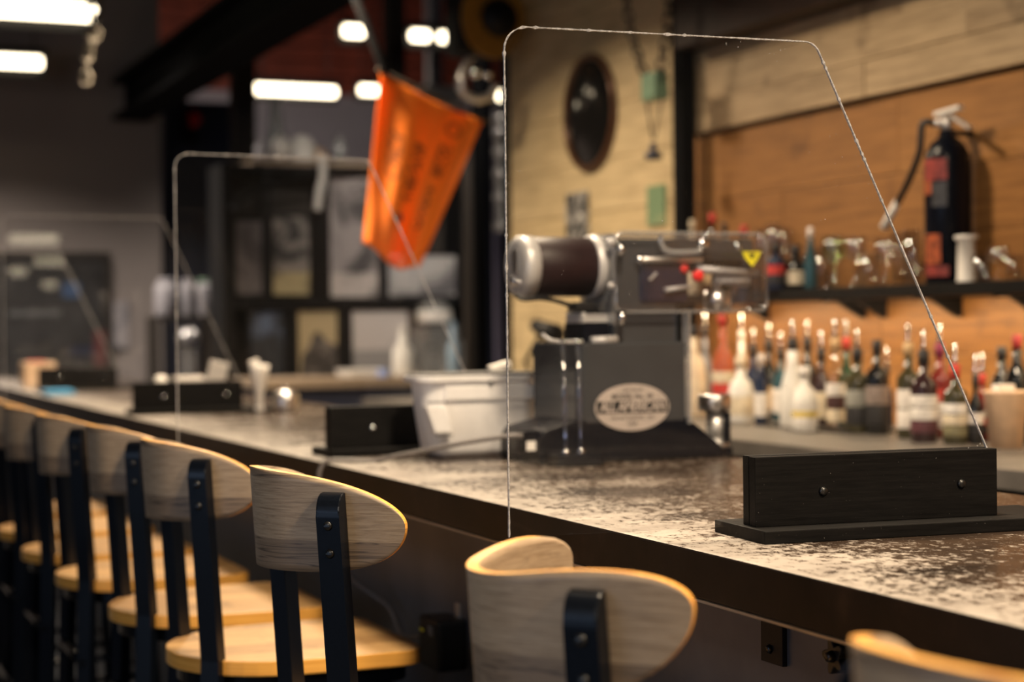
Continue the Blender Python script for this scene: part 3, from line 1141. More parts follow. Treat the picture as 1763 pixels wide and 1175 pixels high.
def ell(rx, rz, n=48):
    return [(bcx+rx*cos(2*pi*k/n), bcz+rz*sin(2*pi*k/n)) for k in range(n)]


bd = P('badge', M['badge'], mc, lambda b: prism(b, ell(bw, bh), lambda u, v, d: (u, d, v), MY-0.0022, MY+0.0005))
hb = bh*0.26
bo = bh*0.02
xe = bw*0.985
P('badge_band', M['ink'], bd, lambda b: bx(b, bcx-xe*0.965, bcx+xe*0.965, MY-0.0027, MY-0.0020, bcz+bo-hb, bcz+bo+hb))


def tm(x, z, d=0.0):
    return Matrix.Translation((x, MY-0.0026-d, z)) @ Matrix.Rotation(pi/2, 4, 'X')


text_mesh('badge_name', 'ALL AMERICAN', 0.0325, M['badge'], bd, tm(bcx, bcz+bo+0.0005, 0.0006), 0.0003, 0.18, 0.92, 0.0009, 0.76)
text_mesh('badge_line', 'CAN SEALER', 0.0085, M['ink'], bd, tm(bcx, bcz+bh*0.74), 0.0002, 0, 1.1)
text_mesh('badge_line', 'MODEL No. 00', 0.0145, M['ink'], bd, tm(bcx, bcz+bh*0.46), 0.0002, 0, 1.1, 0.0003)
text_mesh('badge_line', 'MANITOWOC, WI', 0.0120, M['ink'], bd, tm(bcx, bcz-bh*0.46), 0.0002, 0, 1.1)
text_mesh('badge_line', 'USA', 0.0125, M['ink'], bd, tm(bcx, bcz-bh*0.70), 0.0002, 0, 1.1)
# plug socket at the left of the base
P('inlet', M['darkcast'], mc, lambda b: bx(b, mx(908), mx(935), MY+0.02, MY+0.07, mz(775), mz(738), 0.004))
P('inlet_label', M['paper'], mc, lambda b: bx(b, mx(911), mx(928), MY+0.0185, MY+0.02, mz(772), mz(756)))
# grey cable, over the bar edge and down to the adapter
pts = [(mx(907), MY+0.03, mz(747)), at(870, 752, Y=3.46), at(800, 763, Y=3.52), at(740, 775, Y=3.58), at(680, 786, Y=3.64), at(640, 795, Y=3.68), (1.135, 3.70, CZ+0.008), (1.108, 3.71, CZ-0.005), (1.104, 3.72, CZ-0.05), (1.13, 3.76, 0.90), (1.20, 3.80, 0.80), (1.262, 3.72, 0.74), (1.262, 3.62, 0.69), (1.262, pl.y+0.06, pl.z)]
bm = NEW(); tube(bm, smoothpath(pts, 8), 0.0052, 10)
one('power_cable', bm, M['cable'], 'grey power cable from the machine over the bar edge to the black box', 'cable', None, (1.135, 3.70, CZ))

# ================================================================== GREY PLASTIC TOTE
tl = at(800, 792, Z=CZ)
tot = thing('plastic_tote', 'pale grey plastic tote with a clip handle standing behind the machine', 'tote', (1.52, 3.78, CZ), 0)
TY = 3.69


def tx(px):
    return at(px, 700, Y=TY).x


def tz(py):
    return at(800, py, Y=TY).z


def shell(b):
    # tapered tub, broad rim up
    levels = [(CZ+0.002, 0.045, 0.02), (CZ+0.02, 0.022, 0.035), (tz(700), 0.006, 0.045), (tz(662), 0.0, 0.05), (tz(650), -0.002, 0.05)]
    rings = []
    x0, x1, y0, y1 = tx(732), tx(930), TY, TY+0.135
    for z_, ins, r in levels:
        rr = roundrect(x0+ins, x1-ins*0.2, y0+ins*0.5, y1-ins*0.5, max(r, 0.02), 5)
        rings.append([b.verts.new((u, v, z_)) for u, v in rr])
    n = len(rings[0])
    b.faces.new(rings[0])
    for a, c in zip(rings, rings[1:]):
        for k in range(n):
            f = b.faces.new([a[k], a[(k+1) % n], c[(k+1) % n], c[k]])
            f.smooth = True
    b.faces.new(rings[-1])


P('tub', M['totegrey'], tot, shell)
ring_ = roundrect(tx(722), tx(932), TY-0.012, TY+0.146, 0.05, 5)
P('rim', M['totegrey'], tot, lambda b: prism(b, ring_, lambda u, v, d: (u, v, d), tz(658), tz(647), 0, 0.003))
ring2 = roundrect(tx(725), tx(932), TY-0.010, TY+0.144, 0.05, 5)
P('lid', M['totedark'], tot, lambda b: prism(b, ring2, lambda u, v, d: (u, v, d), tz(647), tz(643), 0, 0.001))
P('front_ledge', M['totegrey'], tot, lambda b: bx(b, tx(765), tx(930), TY-0.006, TY+0.02, tz(690), tz(664), 0.004))
clip = P('clip', M['totegrey'], tot, lambda b: prism(b, [(tx(728), tz(697)), (tx(766), tz(697)), (tx(775), tz(745)), (tx(744), tz(745))], lambda u, v, d: (u, d, v), TY-0.018, TY+0.015, 0, 0.006))
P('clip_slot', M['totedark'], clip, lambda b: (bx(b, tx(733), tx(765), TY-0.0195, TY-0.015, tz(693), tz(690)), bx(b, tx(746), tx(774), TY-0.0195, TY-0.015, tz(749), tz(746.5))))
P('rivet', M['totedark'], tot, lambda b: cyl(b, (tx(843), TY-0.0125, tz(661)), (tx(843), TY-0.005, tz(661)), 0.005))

# ================================================================== BACK BAR
BZ = 1.055
bb = thing('back_bar', 'grey brown back bar counter below the wooden wall', 'counter', (2.4, 0, 0))
P('countertop', M['greytop'], bb, lambda b: bx(b, 2.40, WX-0.03, 0.5, 7.4, BZ-0.045, BZ, 0.003))
for y0 in (0.55, 1.7, 2.85, 4.0, 5.15, 6.3):
    ca = P('cabinet', M['blacksteel'], bb, lambda b: bx(b, 2.45, WX-0.05, y0, y0+1.10, 0.0, BZ-0.046))
    P('door', M['brown'], ca, lambda b: bx(b, 2.43, 2.45, y0+0.02, y0+1.08, 0.1, BZ-0.08, 0.002))
bm = NEW(); p = at(1360, 735, Z=BZ); bx(bm, p.x-0.06, p.x+0.10, 4.15, 4.62, BZ, BZ+0.010, 0.003)
one('bar_mat', bm, M['blackcable'], 'flat black rubber bar mat under the front bottles of the back bar', 'mat', None, (p.x, 4.4, BZ))

# shelf
SZ = 1.478
sh = thing('wall_shelf', 'long black shelf on the wooden wall holding glasses and the extinguisher', 'shelf', (WX-0.022, 3.5, SZ))
P('shelf_board', M['blackwood'], sh, lambda b: bx(b, 2.99, WX-0.022, 2.0, 5.66, SZ-0.036, SZ, 0.002))
for px in (1290, 1455, 1490, 1617, 1755):
    y = at(px, 520, X=3.1).y
    P('shelf_bracket', M['blacksteel'], sh, lambda b: (bx(b, 3.02, WX-0.026, y-0.012, y+0.012, SZ-0.044, SZ-0.036), prism(b, [(WX-0.026, SZ-0.04), (WX-0.026, SZ-0.095), (WX-0.04, SZ-0.095), (3.07, SZ-0.045)], lambda u, v, d: (u, d, v), y-0.008, y+0.008)))

# ================================================================== BOTTLES
GL = {}


def glassmat(c):
    if c not in GL:
        if c == 'clear':
            GL[c] = M['glass']
        else:
            cols = dict(amber=(0.12, 0.04, 0.01), brown=(0.04, 0.016, 0.008), green=(0.012, 0.05, 0.022), dark=(0.007, 0.008, 0.009), white=(0.80, 0.78, 0.74), blue=(0.012, 0.022, 0.055), olive=(0.045, 0.040, 0.018), red=(0.20, 0.022, 0.018), teal=(0.03, 0.085, 0.105), cream=(0.72, 0.60, 0.44), orange=(0.42, 0.10, 0.045), silver=(0.2, 0.21, 0.24), plum=(0.03, 0.013, 0.015))
            GL[c] = mat(c + '_bottle_glass', cols[c], 0.05 if c not in ('white', 'cream') else 0.35, 0, 0.1, 40)
    return GL[c]


LB = {}


def labelmat(c):
    if c not in LB:
        LB[c] = mat('paper_label', c, 0.6, 0, 0.22, 60)
    return LB[c]


def bottle(px, ytop, ybot, X, style, glass, lab, cap, label, Z=BZ, wid=None, pourer=True, grp='bottles on the back bar'):
    p0 = at(px, ybot, X=X)
    base = Vector((X, p0.y, Z))
    D = (base - CAM).dot(-b_)
    h = (ybot - ytop)/F*D
    r = (wid/2/F*D) if wid else 0.036
    t = thing('bottle', label, 'bottle', base, 0, grp)
    ph = 0.055 if pourer else 0.0
    hb_ = h - ph
    ch = 0.035
    if style == 'slim':
        prof = [(0, 0), (r*0.9, 0), (r, 0.008), (r, hb_*0.52), (r*0.85, hb_*0.60), (0.36*r, hb_*0.72), (0.34*r, hb_-ch), (0, hb_-ch)]
        lz = (0.12, 0.46)
    elif style == 'square':
        prof = [(0, 0), (r*0.95, 0), (r, 0.006), (r, hb_*0.60), (r*0.9, hb_*0.66), (0.38*r, hb_*0.72), (0.36*r, hb_-ch), (0, hb_-ch)]
        lz = (0.10, 0.52)
    elif style == 'cone':
        prof = [(0, 0), (r*0.9, 0), (r, 0.01), (r, hb_*0.38), (r*0.92, hb_*0.45), (0.45*r, hb_*0.72), (0.40*r, hb_-ch), (0, hb_-ch)]
        lz = (0.10, 0.34)
    elif style == 'wine':
        prof = [(0, 0), (r*0.95, 0), (r, 0.006), (r, hb_*0.58), (r*0.80, hb_*0.66), (0.42*r, hb_*0.74), (0.38*r, hb_-ch), (0, hb_-ch)]
        lz = (0.16, 0.46)
    else:  # squat
        prof = [(0, 0), (r*0.92, 0), (r, 0.01), (r*1.02, hb_*0.45), (r*0.8, hb_*0.62), (0.34*r, hb_*0.72), (0.34*r, hb_-ch), (0, hb_-ch)]
        lz = (0.12, 0.42)
    bm = NEW(); lathe(bm, prof, 20)
    obj('glass_body', bm, glassmat(glass), t, world=False)
    if lab:
        for k, c in enumerate(lab if isinstance(lab, list) else [lab]):
            n = len(lab) if isinstance(lab, list) else 1
            a, b = lz[0] + (lz[1]-lz[0])*k/n, lz[0] + (lz[1]-lz[0])*(k+1)/n
            bm = NEW(); lathe(bm, [(r*1.012, hb_*a + 0.002), (r*1.02, hb_*a + 0.003), (r*1.02, hb_*b - 0.002), (r*1.012, hb_*b - 0.001)], 20)
            obj('label_band', bm, labelmat(c), t, world=False)
    bm = NEW(); lathe(bm, [(0, 0), (0.42*r, 0), (0.42*r, ch), (0, ch)], 14, (0, 0, hb_-ch))
    obj('bottle_cap', bm, labelmat(cap), t, world=False)
    if pourer:
        bm = NEW(); lathe(bm, [(0, 0), (0.009, 0), (0.006, 0.012), (0.0045, 0.03), (0.0035, 0.055), (0, 0.055)], 10, (0, 0, hb_))
        obj('pour_spout', bm, M['chrome'], t, world=False)
    return t


WHT, CRM, YEL, RED_, BLK, TAN_ = (0.82, 0.78, 0.74), (0.72, 0.62, 0.46), (0.75, 0.55, 0.08), (0.55, 0.04, 0.03), (0.015, 0.015, 0.018), (0.55, 0.38, 0.2)
B = [
 (1195, 585, 742, 2.86, 'squat', 'cream', CRM, BLK, 'cream coloured round bottle at the left end of the back bar', 44, False),
 (1215, 560, 735, 3.02, 'slim', 'silver', None, BLK, 'slim grey bottle standing behind the cream coloured one', 24, True),
 (1246, 535, 742, 2.88, 'slim', 'orange', [YEL, RED_, CRM], RED_, 'orange bottle with red and yellow label behind the machine plate', 38, True),
 (1278, 560, 735, 3.02, 'cone', 'white', None, WHT, 'small white shouldered bottle behind the machine plate', 22, True),
 (1276, 628, 742, 2.80, 'squat', 'white', CRM, CRM, 'low cream white bottle right of the orange labelled one', 44, False),
 (1298, 580, 735, 2.98, 'squat', 'blue', None, BLK, 'dark navy bottle behind the low cream white one', 34, True),
 (1311, 615, 738, 2.80, 'slim', 'blue', WHT, WHT, 'small bottle with tall white label and blue foot on the mat', 24, False),
 (1325, 570, 735, 3.0, 'squat', 'dark', TAN_, BLK, 'dark bottle with a round pale shoulder seal', 34, True),
 (1345, 580, 735, 2.95, 'slim', 'teal', WHT, BLK, 'teal tinted bottle left of the tall white one', 30, True),
 (1366, 552, 738, 2.80, 'cone', 'white', None, BLK, 'tall white tapered bottle with black cap on the mat', 46, True),
 (1386, 625, 738, 2.74, 'squat', 'white', [WHT, YEL, WHT], WHT, 'rounded white bottle with a yellow fruit label', 44, False),
 (1391, 560, 738, 2.96, 'square', 'dark', None, BLK, 'tall black capped bottle behind the fruit label one', 34, True),
 (1415, 570, 738, 2.88, 'slim', 'plum', CRM, BLK, 'dark bottle with cream label right of the fruit label one', 34, True),
 (1439, 545, 738, 2.82, 'square', 'clear', [CRM, (0.06, 0.02, 0.02), WHT], TAN_, 'clear bottle with maroon and white bands, copper cap', 32, True),
 (1458, 550, 738, 2.92, 'slim', 'green', None, RED_, 'green bottle with a dark red neck', 32, True),
 (1477, 558, 738, 2.82, 'square', 'olive', [BLK, (0.3, 0.3, 0.27)], BLK, 'dark olive bottle with a silvery shoulder seal', 42, True),
 (1511, 575, 738, 2.84, 'square', 'dark', [BLK, (0.25, 0.2, 0.18)], BLK, 'squat black bottle with a small silver crest', 40, False),
 (1528, 595, 738, 2.98, 'slim', 'blue', None, BLK, 'thin slate blue bottle behind the black crest one', 20, True),
 (1565, 543, 742, 2.82, 'square', 'olive', [WHT, WHT], TAN_, 'bottle with two stacked white labels and copper neck', 40, True),
 (1591, 548, 742, 2.76, 'square', 'plum', [(0.1, 0.03, 0.04), WHT, WHT], BLK, 'dark wine coloured bottle with a large white label', 46, True),
 (1619, 545, 742, 2.90, 'square', 'red', [WHT, WHT, RED_], (0.25, 0.02, 0.08), 'bottle with purple neck and red topped white label', 38, True),
 (1645, 568, 742, 2.78, 'square', 'olive', [(0.2, 0.18, 0.10), CRM, WHT], RED_, 'olive bottle with cream label and red neck', 42, True),
 (1680, 585, 742, 2.82, 'slim', 'dark', [BLK, WHT], BLK, 'dark bottle with white shoulder left of the red one', 26, True),
 (1692, 590, 742, 2.92, 'slim', 'red', [BLK, RED_, WHT], RED_, 'red bottle with cream collar behind the tan cup', 28, True),
 (1726, 582, 742, 3.00, 'wine', 'dark', (0.02, 0.08, 0.2), BLK, 'black wine bottle with blue label behind the tan cup', 40, False),
 (1752, 555, 742, 2.94, 'wine', 'dark', None, (0.4, 0.04, 0.04), 'black wine bottle with red foil neck at the right end', 40, False),
]
for b_i in B:
    px, yt, yb, X, st, gl, lb, cp, lab, wd_, pr = b_i
    bottle(px, yt, yb, X, st, gl, lb, cp, lab, BZ, wd_, pr)

# cup
cp_ = at(1732, 757, Z=BZ)
cp_ = Vector((2.80, at(1732, 700, X=2.80).y, BZ))
t = thing('drinking_cup', 'plain tan tapered cup at the right end of the back bar', 'cup', cp_)
bm = NEW(); lathe(bm, [(0, 0), (0.040, 0), (0.053, 0.135), (0.055, 0.137), (0.055, 0.142), (0.052, 0.142), (0.039, 0.006), (0, 0.006)], 28)
obj('cup_body', bm, M['kraft'], t, world=False)
bm = NEW(); box(bm, (0.0, 0.01, 0.12), (0.05, 0.03, 0.075), 0.003)
obj('napkin', bm, M['paper'], t, world=False)

# shelf bottles
SB = [
 (1193, 372, 500, 3.08, 'slim', 'cream', None, CRM, 'pale cream bottle at the left end of the wall shelf', 22, False),
 (1228, 362, 500, 3.05, 'squat', 'brown', TAN_, RED_, 'brown bottle with reddish top behind the clear guard', 30, False),
 (1248, 378, 500, 3.13, 'slim', 'green', None, BLK, 'green bottle next to the brown one on the shelf', 24, False),
 (1282, 385, 500, 3.08, 'square', 'dark', None, RED_, 'red capped bottle behind the yellow warning label', 30, False),
 (1336, 420, 502, 3.00, 'square', 'blue', [BLK, RED_], BLK, 'low dark blue bottle with red patch right of the guard', 34, False),
 (1370, 425, 502, 3.07, 'squat', 'dark', [CRM, CRM], BLK, 'low dark bottle with large square cream label', 40, False),
 (1396, 395, 502, 3.08, 'cone', 'teal', None, WHT, 'pale blue necked bottle on the shelf', 24, False),
]
for s in SB:
    px, yt, yb, X, st, gl, lb, cp, lab, wd_, pr = s
    bottle(px, yt, yb, X, st, gl, lb, cp, lab, SZ, wd_, pr, 'bottles on the wall shelf')


def glassware(px, ytop, X, r, label, m=None, stem=False):
    p = at(px, 480, X=X)
    base = Vector((X, p.y, SZ))
    h = at(px, ytop, X=X).z - SZ
    t = thing('drinking_glass', label, 'glass', base, 0, 'glasses on the wall shelf')
    if stem:
        prof = [(0, 0), (r, 0), (r, 0.003), (0.006, 0.008), (0.005, h*0.45), (r*0.9, h*0.62), (r, h*0.8), (r*0.8, h), (r*0.78, h), (r*0.95, h*0.8), (r*0.85, h*0.63), (0, h*0.48)]
    else:
        prof = [(0, 0), (r*0.85, 0), (r, h), (r*0.95, h), (r*0.8, 0.012), (0, 0.012)]
    bm = NEW(); lathe(bm, prof, 20)
    obj('glass_body', bm, m or M['glass'], t, world=False)
    bm = NEW(); lathe(bm, [(r*0.79 if stem else r*0.955, h), (r*0.82 if stem else r*1.005, h), (r*0.82 if stem else r*1.005, h+0.002), (r*0.79 if stem else r*0.955, h+0.002)], 20)
    obj('rim', bm, M['glass'], t, world=False)


greenglass = clear('pale_green_glass', (0.80, 0.85, 0.70), 0.16, 0.05)
for px, yt, X, r, lab, m, st in [
 (1312, 395, 3.13, 0.030, 'clear stemmed glass just right of the red capped bottle', None, True),
 (1333, 385, 3.06, 0.032, 'tall clear stemmed glass second from the red capped bottle', None, True),
 (1349, 392, 3.145, 0.030, 'clear stemmed glass above the square cream label', None, True),
 (1384, 440, 3.14, 0.030, 'short clear tumbler between cream label and pale blue bottle', None, False),
 (1436, 408, 3.06, 0.040, 'green tinted stemmed glass in the middle of the shelf', greenglass, True),
 (1415, 430, 3.12, 0.034, 'clear tumbler just left of the green tinted glass', None, False),
 (1474, 408, 3.08, 0.036, 'clear stemmed glass right of the green tinted one', None, True),
 (1497, 438, 3.04, 0.036, 'low clear tumbler under the hose nozzle side', None, False),
 (1524, 412, 3.06, 0.034, 'clear stemmed glass directly below the white hose nozzle', None, True),
 (1548, 400, 3.14, 0.028, 'tall clear glass between nozzle and extinguisher', None, False),
 (1572, 395, 3.05, 0.028, 'tall clear glass touching the left of the extinguisher', None, False),
 (1690, 440, 3.02, 0.026, 'small bright tumbler right of the white spool', None, False),
 (1720, 425, 3.04, 0.032, 'clear stemmed glass at the right end of the shelf', None, True),
 (1745, 440, 3.13, 0.030, 'clear tumbler last on the right of the shelf', None, False)]:
    glassware(px, yt, X, r, lab, m, st)
p = at(1664, 480, X=3.03)
bm = NEW(); lathe(bm, [(0, 0), (0.028, 0), (0.026, 0.006), (0.0235, 0.115), (0.030, 0.118), (0.032, 0.122), (0.032, 0.128), (0, 0.130)], 24, (3.03, p.y, SZ))
one('white_spool', bm, M['white'], 'white column shaped stand with flat top right of the extinguisher', 'stand', None, (3.03, p.y, SZ))

# ================================================================== FIRE EXTINGUISHER
ey = at(1632, 400, X=3.09).y
ex = thing('fire_extinguisher', 'black fire extinguisher with white nozzle hose on the wooden wall', 'extinguisher', (3.09, ey, SZ))
er = 0.066
ez = at(1635, 236, X=3.09).z - SZ
P('cylinder', M['darkcast'], ex, lambda b: lathe(b, [(0, 0), (er-0.006, 0), (er, 0.008), (er, ez-0.075), (er*0.93, ez-0.045), (er*0.72, ez-0.018), (0.026, ez), (0.022, ez+0.02), (0, ez+0.02)], 36), world=False)
P('valve', M['alu'], ex, lambda b: (cyl(b, (0, 0, ez+0.015), (0, 0, ez+0.06), 0.020, 0.017), cyl(b, (0.0, 0, ez+0.04), (-0.035, 0.01, ez+0.04), 0.012)), world=False)
P('upper_lever', M['white'], ex, lambda b: box(b, (-0.01, -0.02, ez+0.072), (0.022, 0.115, 0.014), 0.004, Matrix.Rotation(radians(-4), 3, 'X')), world=False)
P('carry_handle', M['alu'], ex, lambda b: box(b, (-0.008, -0.075, ez+0.035), (0.020, 0.10, 0.010), 0.003, Matrix.Rotation(radians(28), 3, 'X')), world=False)


def arc_label(b, z0, z1, a0, a1, rr):
    n = 10
    lo = [b.verts.new((rr*cos(radians(a0+(a1-a0)*k/n)), rr*sin(radians(a0+(a1-a0)*k/n)), z0)) for k in range(n+1)]
    hi = [b.verts.new((rr*cos(radians(a0+(a1-a0)*k/n)), rr*sin(radians(a0+(a1-a0)*k/n)), z1)) for k in range(n+1)]
    for k in range(n):
        b.faces.new([lo[k], lo[k+1], hi[k+1], hi[k]])


redl = mat('red_printed_label', (0.22, 0.03, 0.024), 0.5, 0, 0.5, 50)
orl = mat('orange_printed_label', (0.28, 0.06, 0.018), 0.5, 0, 0.6, 50)
greyl = mat('grey_printed_label', (0.035, 0.035, 0.04), 0.5, 0, 0.6, 60)
P('upper_label', redl, ex, lambda b: arc_label(b, ez-0.125, ez-0.065, 160, 232, er+0.0006), world=False)
P('orange_label', orl, ex, lambda b: arc_label(b, ez-0.165, ez-0.127, 155, 190, er+0.0006), world=False)
P('grey_label', greyl, ex, lambda b: arc_label(b, ez-0.20, ez-0.13, 192, 232, er+0.0006), world=False)
P('picture_label', orl, ex, lambda b: arc_label(b, 0.055, 0.14, 165, 215, er+0.0006), world=False)
P('bottom_label', redl, ex, lambda b: arc_label(b, 0.02, 0.05, 160, 235, er+0.0006), world=False)
v0 = Vector((3.09-0.035, ey+0.01, SZ+ez+0.04))
hp = [v0, v0 + Vector((-0.02, 0.03, 0.0)), at(1583, 262, X=3.03), at(1565, 310, X=3.03), at(1545, 350, X=3.04)]
bm = NEW(); tube(bm, smoothpath(hp, 8), 0.010, 10)
hs = obj('hose', bm, M['blackcable'], ex)
P('nozzle', M['white'], hs, lambda b: cyl(b, at(1546, 347, X=3.04), at(1522, 392, X=3.05), 0.011, 0.0135, 16, 0.002))
P('wall_hook', M['blacksteel'], ex, lambda b: (bx(b, 3.10, WX-0.024, ey-0.012, ey+0.012, SZ+ez+0.006, SZ+ez+0.02),))

# ================================================================== ON THE CREAM WALL
# round dark dish
dc = at(1008, 194, X=3.15)
dd = thing('round_dish', 'round dark glossy dish with brown rim hung on the cream wall', 'wall dish', (WX-0.022, dc.y, dc.z))
dr = (at(1008, 92, X=3.15).z - at(1008, 296, X=3.15).z)/2
P('dish', mat('dark_polished_metal', (0.06, 0.055, 0.052), 0.10, 0.9), dd, lambda b: lathe(b, [(0, 0.036), (dr*0.3, 0.034), (dr*0.6, 0.026), (dr*0.86, 0.013), (dr*0.92, 0.008), (dr*0.92, 0), (0, 0)], 48, (WX-0.024, dc.y, dc.z), (-1, 0, 0)))
P('dish_rim', mat('brown_rim', (0.10, 0.04, 0.015), 0.3, 0.3), dd, lambda b: tube(b, [(WX-0.034, dc.y + dr*0.95*cos(2*pi*k/40), dc.z + dr*0.95*sin(2*pi*k/40)) for k in range(40)], dr*0.06, 8, 0, True))


def flat_on_wall(name, px0, py0, px1, py1, m, label, cat, X=WX-0.024, fr=None, group=None):
    a, b_2 = at(px0, py0, X=X), at(px1, py1, X=X)
    ym, zm = (a.y+b_2.y)/2, (a.z+b_2.z)/2
    t = thing(name, label, cat, (X, ym, zm), 0, group)
    hy, hz = abs(a.y-b_2.y)/2, abs(a.z-b_2.z)/2
    bm = NEW(); bx(bm, -0.010, 0, -hy, hy, -hz, hz)
    obj('print', bm, m, t, world=False)
    if fr:
        bm = NEW()
        w = 0.012
        bx(bm, -0.016, 0, -hy-w, hy+w, hz, hz+w); bx(bm, -0.016, 0, -hy-w, hy+w, -hz-w, -hz)
        bx(bm, -0.016, 0, hy, hy+w, -hz, hz); bx(bm, -0.016, 0, -hy-w, -hy, -hz, hz)
        obj('frame', bm, fr, t, world=False)
    return t


flat_on_wall('wall_sign', 977, 335, 1015, 425, print_mat('black_white_print', (0.03, 0.03, 0.03), (0.5, 0.48, 0.45), 22, 0.52, 1.0), 'narrow black and white sign on the cream wall below the round dish', 'sign')
flat_on_wall('wall_sign', 1117, 322, 1148, 386, print_mat('green_print', (0.20, 0.30, 0.17), (0.30, 0.36, 0.2), 10, 0.6, 2.0), 'small green card on the cream wall beside the dark post', 'sign')

# chain pulley with green block, hanging before the cream wall
gp = at(1127, 150, X=2.95)
pu = thing('chain_pulley', 'green pulley block on looped dark chain near the dark post', 'pulley', gp)
P('pulley_block', M['green'], pu, lambda b: (bx(b, gp.x-0.03, gp.x+0.03, gp.y-0.055, gp.y+0.055, gp.z-0.05, gp.z+0.05, 0.01),))


def links(b, pts, r=0.010, ln=0.035):
    pts = smoothpath(pts, 24)
    acc, k = 0.0, 0
    for p_, q_ in zip(pts, pts[1:]):
        acc += (q_-p_).length
        if acc > ln*0.75:
            acc = 0
            d = (q_-p_).normalized()
            s = d.cross(Vector((1, 0, 0) if k % 2 else (0, 1, 0)))
            if s.length < 0.1:
                s = d.cross(Vector((0, 0, 1)))
            s.normalize()
            k += 1
            tube(b, [p_ + d*(ln*0.5*cos(a)) + s*(r*1.2*sin(a)) for a in [2*pi*i/10 for i in range(10)]], r*0.35, 5, 0, True)


ch = P('chain', M['rope'], pu, lambda b: (links(b, [at(1074, -60, X=2.95), at(1084, 40, X=2.95), at(1108, 125, X=2.95), at(1115, 140, X=2.95)], 0.016, 0.05), links(b, [at(1152, -60, X=2.95), at(1150, 40, X=2.95), at(1140, 100, X=2.95), at(1137, 135, X=2.95)], 0.016, 0.05)))
ch['kind'] = 'stuff'
P('pull_cord', M['rope'], pu, lambda b: (tube(b, [at(1112, 168, X=2.95), at(1124, 240, X=2.95)], 0.004), tube(b, [at(1140, 168, X=2.95), at(1127, 240, X=2.95)], 0.003)))
P('pull_handle', M['navy'], pu, lambda b: (lathe(b, [(0, 0), (0.03, 0.0), (0.035, 0.02), (0.012, 0.03), (0.012, 0.06), (0, 0.06)], 16, at(1125, 275, X=2.95)),))

# dark lamp silhouette behind the motor
lp = at(930, 640, X=2.7)
t = thing('desk_lamp', 'small black jointed lamp on the back bar before the cream wall', 'lamp', (2.7, lp.y, BZ))
P('lamp_foot', M['blacksteel'], t, lambda b: cyl(b, (2.7, lp.y, BZ), (2.7, lp.y, BZ+0.02), 0.06))
P('lamp_arm', M['blacksteel'], t, lambda b: tube(b, [(2.7, lp.y, BZ+0.01), at(905, 622, X=2.7), at(935, 570, X=2.7)], 0.010))
P('lamp_head', M['blacksteel'], t, lambda b: cyl(b, at(922, 560, X=2.7), at(955, 578, X=2.7), 0.025, 0.045))
bm = NEW(); a, c = at(985, 590, X=3.1), at(1010, 540, X=3.1)
tube(bm, [(3.06, a.y+0.12, BZ+0.032), (3.14, c.y-0.02, c.z+0.1)], 0.03, 10)
one('rolled_paper', bm, M['paper'], 'white paper roll leaning on the cream wall behind the motor', 'paper roll', None, (3.1, a.y+0.12, BZ))

# ================================================================== CROSSBEAM, HOIST, FLAG
bX = 2.44
b0 = at(222, 190, Y=12.7)
bm = NEW()
bx(bm, b0.x-0.13, b0.x+0.13, 2.0, 12.7, b0.z-0.08, b0.z-0.05); bx(bm, b0.x-0.13, b0.x+0.13, 2.0, 12.7, b0.z+0.18, b0.z+0.21); bx(bm, b0.x-0.03, b0.x+0.03, 2.0, 12.7, b0.z-0.05, b0.z+0.18)
struct('beam_1', bm, M['colsteel'])


def upright(name, px, w, Y, m, label, cat, top=5.0):
    x = at(px, 400, Y=Y).x
    hw = w/2/F*Y
    bm = NEW(); bx(bm, x-hw, x+hw, Y-hw, Y+hw, 0, top, hw*0.2)
    return one(name, bm, m, label, cat, None, (x, Y, 0))


for i, (px, w, Y, m) in enumerate([(420, 40, 12.0, M['brown']), (682, 34, 11.2, M['brown']), (750, 26, 14.5, M['pipe'])]):
    x = at(px, 400, Y=Y).x
    hw = w/2/F*Y
    bm = NEW(); bx(bm, x-hw, x+hw, Y-hw, Y+hw, 0, 5.0, hw*0.2)
    struct('column_%d' % (i+2), bm, m)

# diagonal brace from the beam to the flag
FY = 6.4
br0, br1 = at(600, -30, Y=FY), at(662, 122, Y=FY)
fl = thing('banner_flag', 'small orange banner with dark printing hanging from a slanted rod', 'flag', at(740, 165, Y=FY))
P('brace_rod', M['colsteel'], fl, lambda b: tube(b, [at(585, -70, Y=FY), br1, at(663, 128, Y=FY)], 0.018, 8))
P('flag_rod', M['rope'], fl, lambda b: tube(b, [at(650, 118, Y=FY+0.02), at(842, 212, Y=FY+0.12)], 0.007, 8))


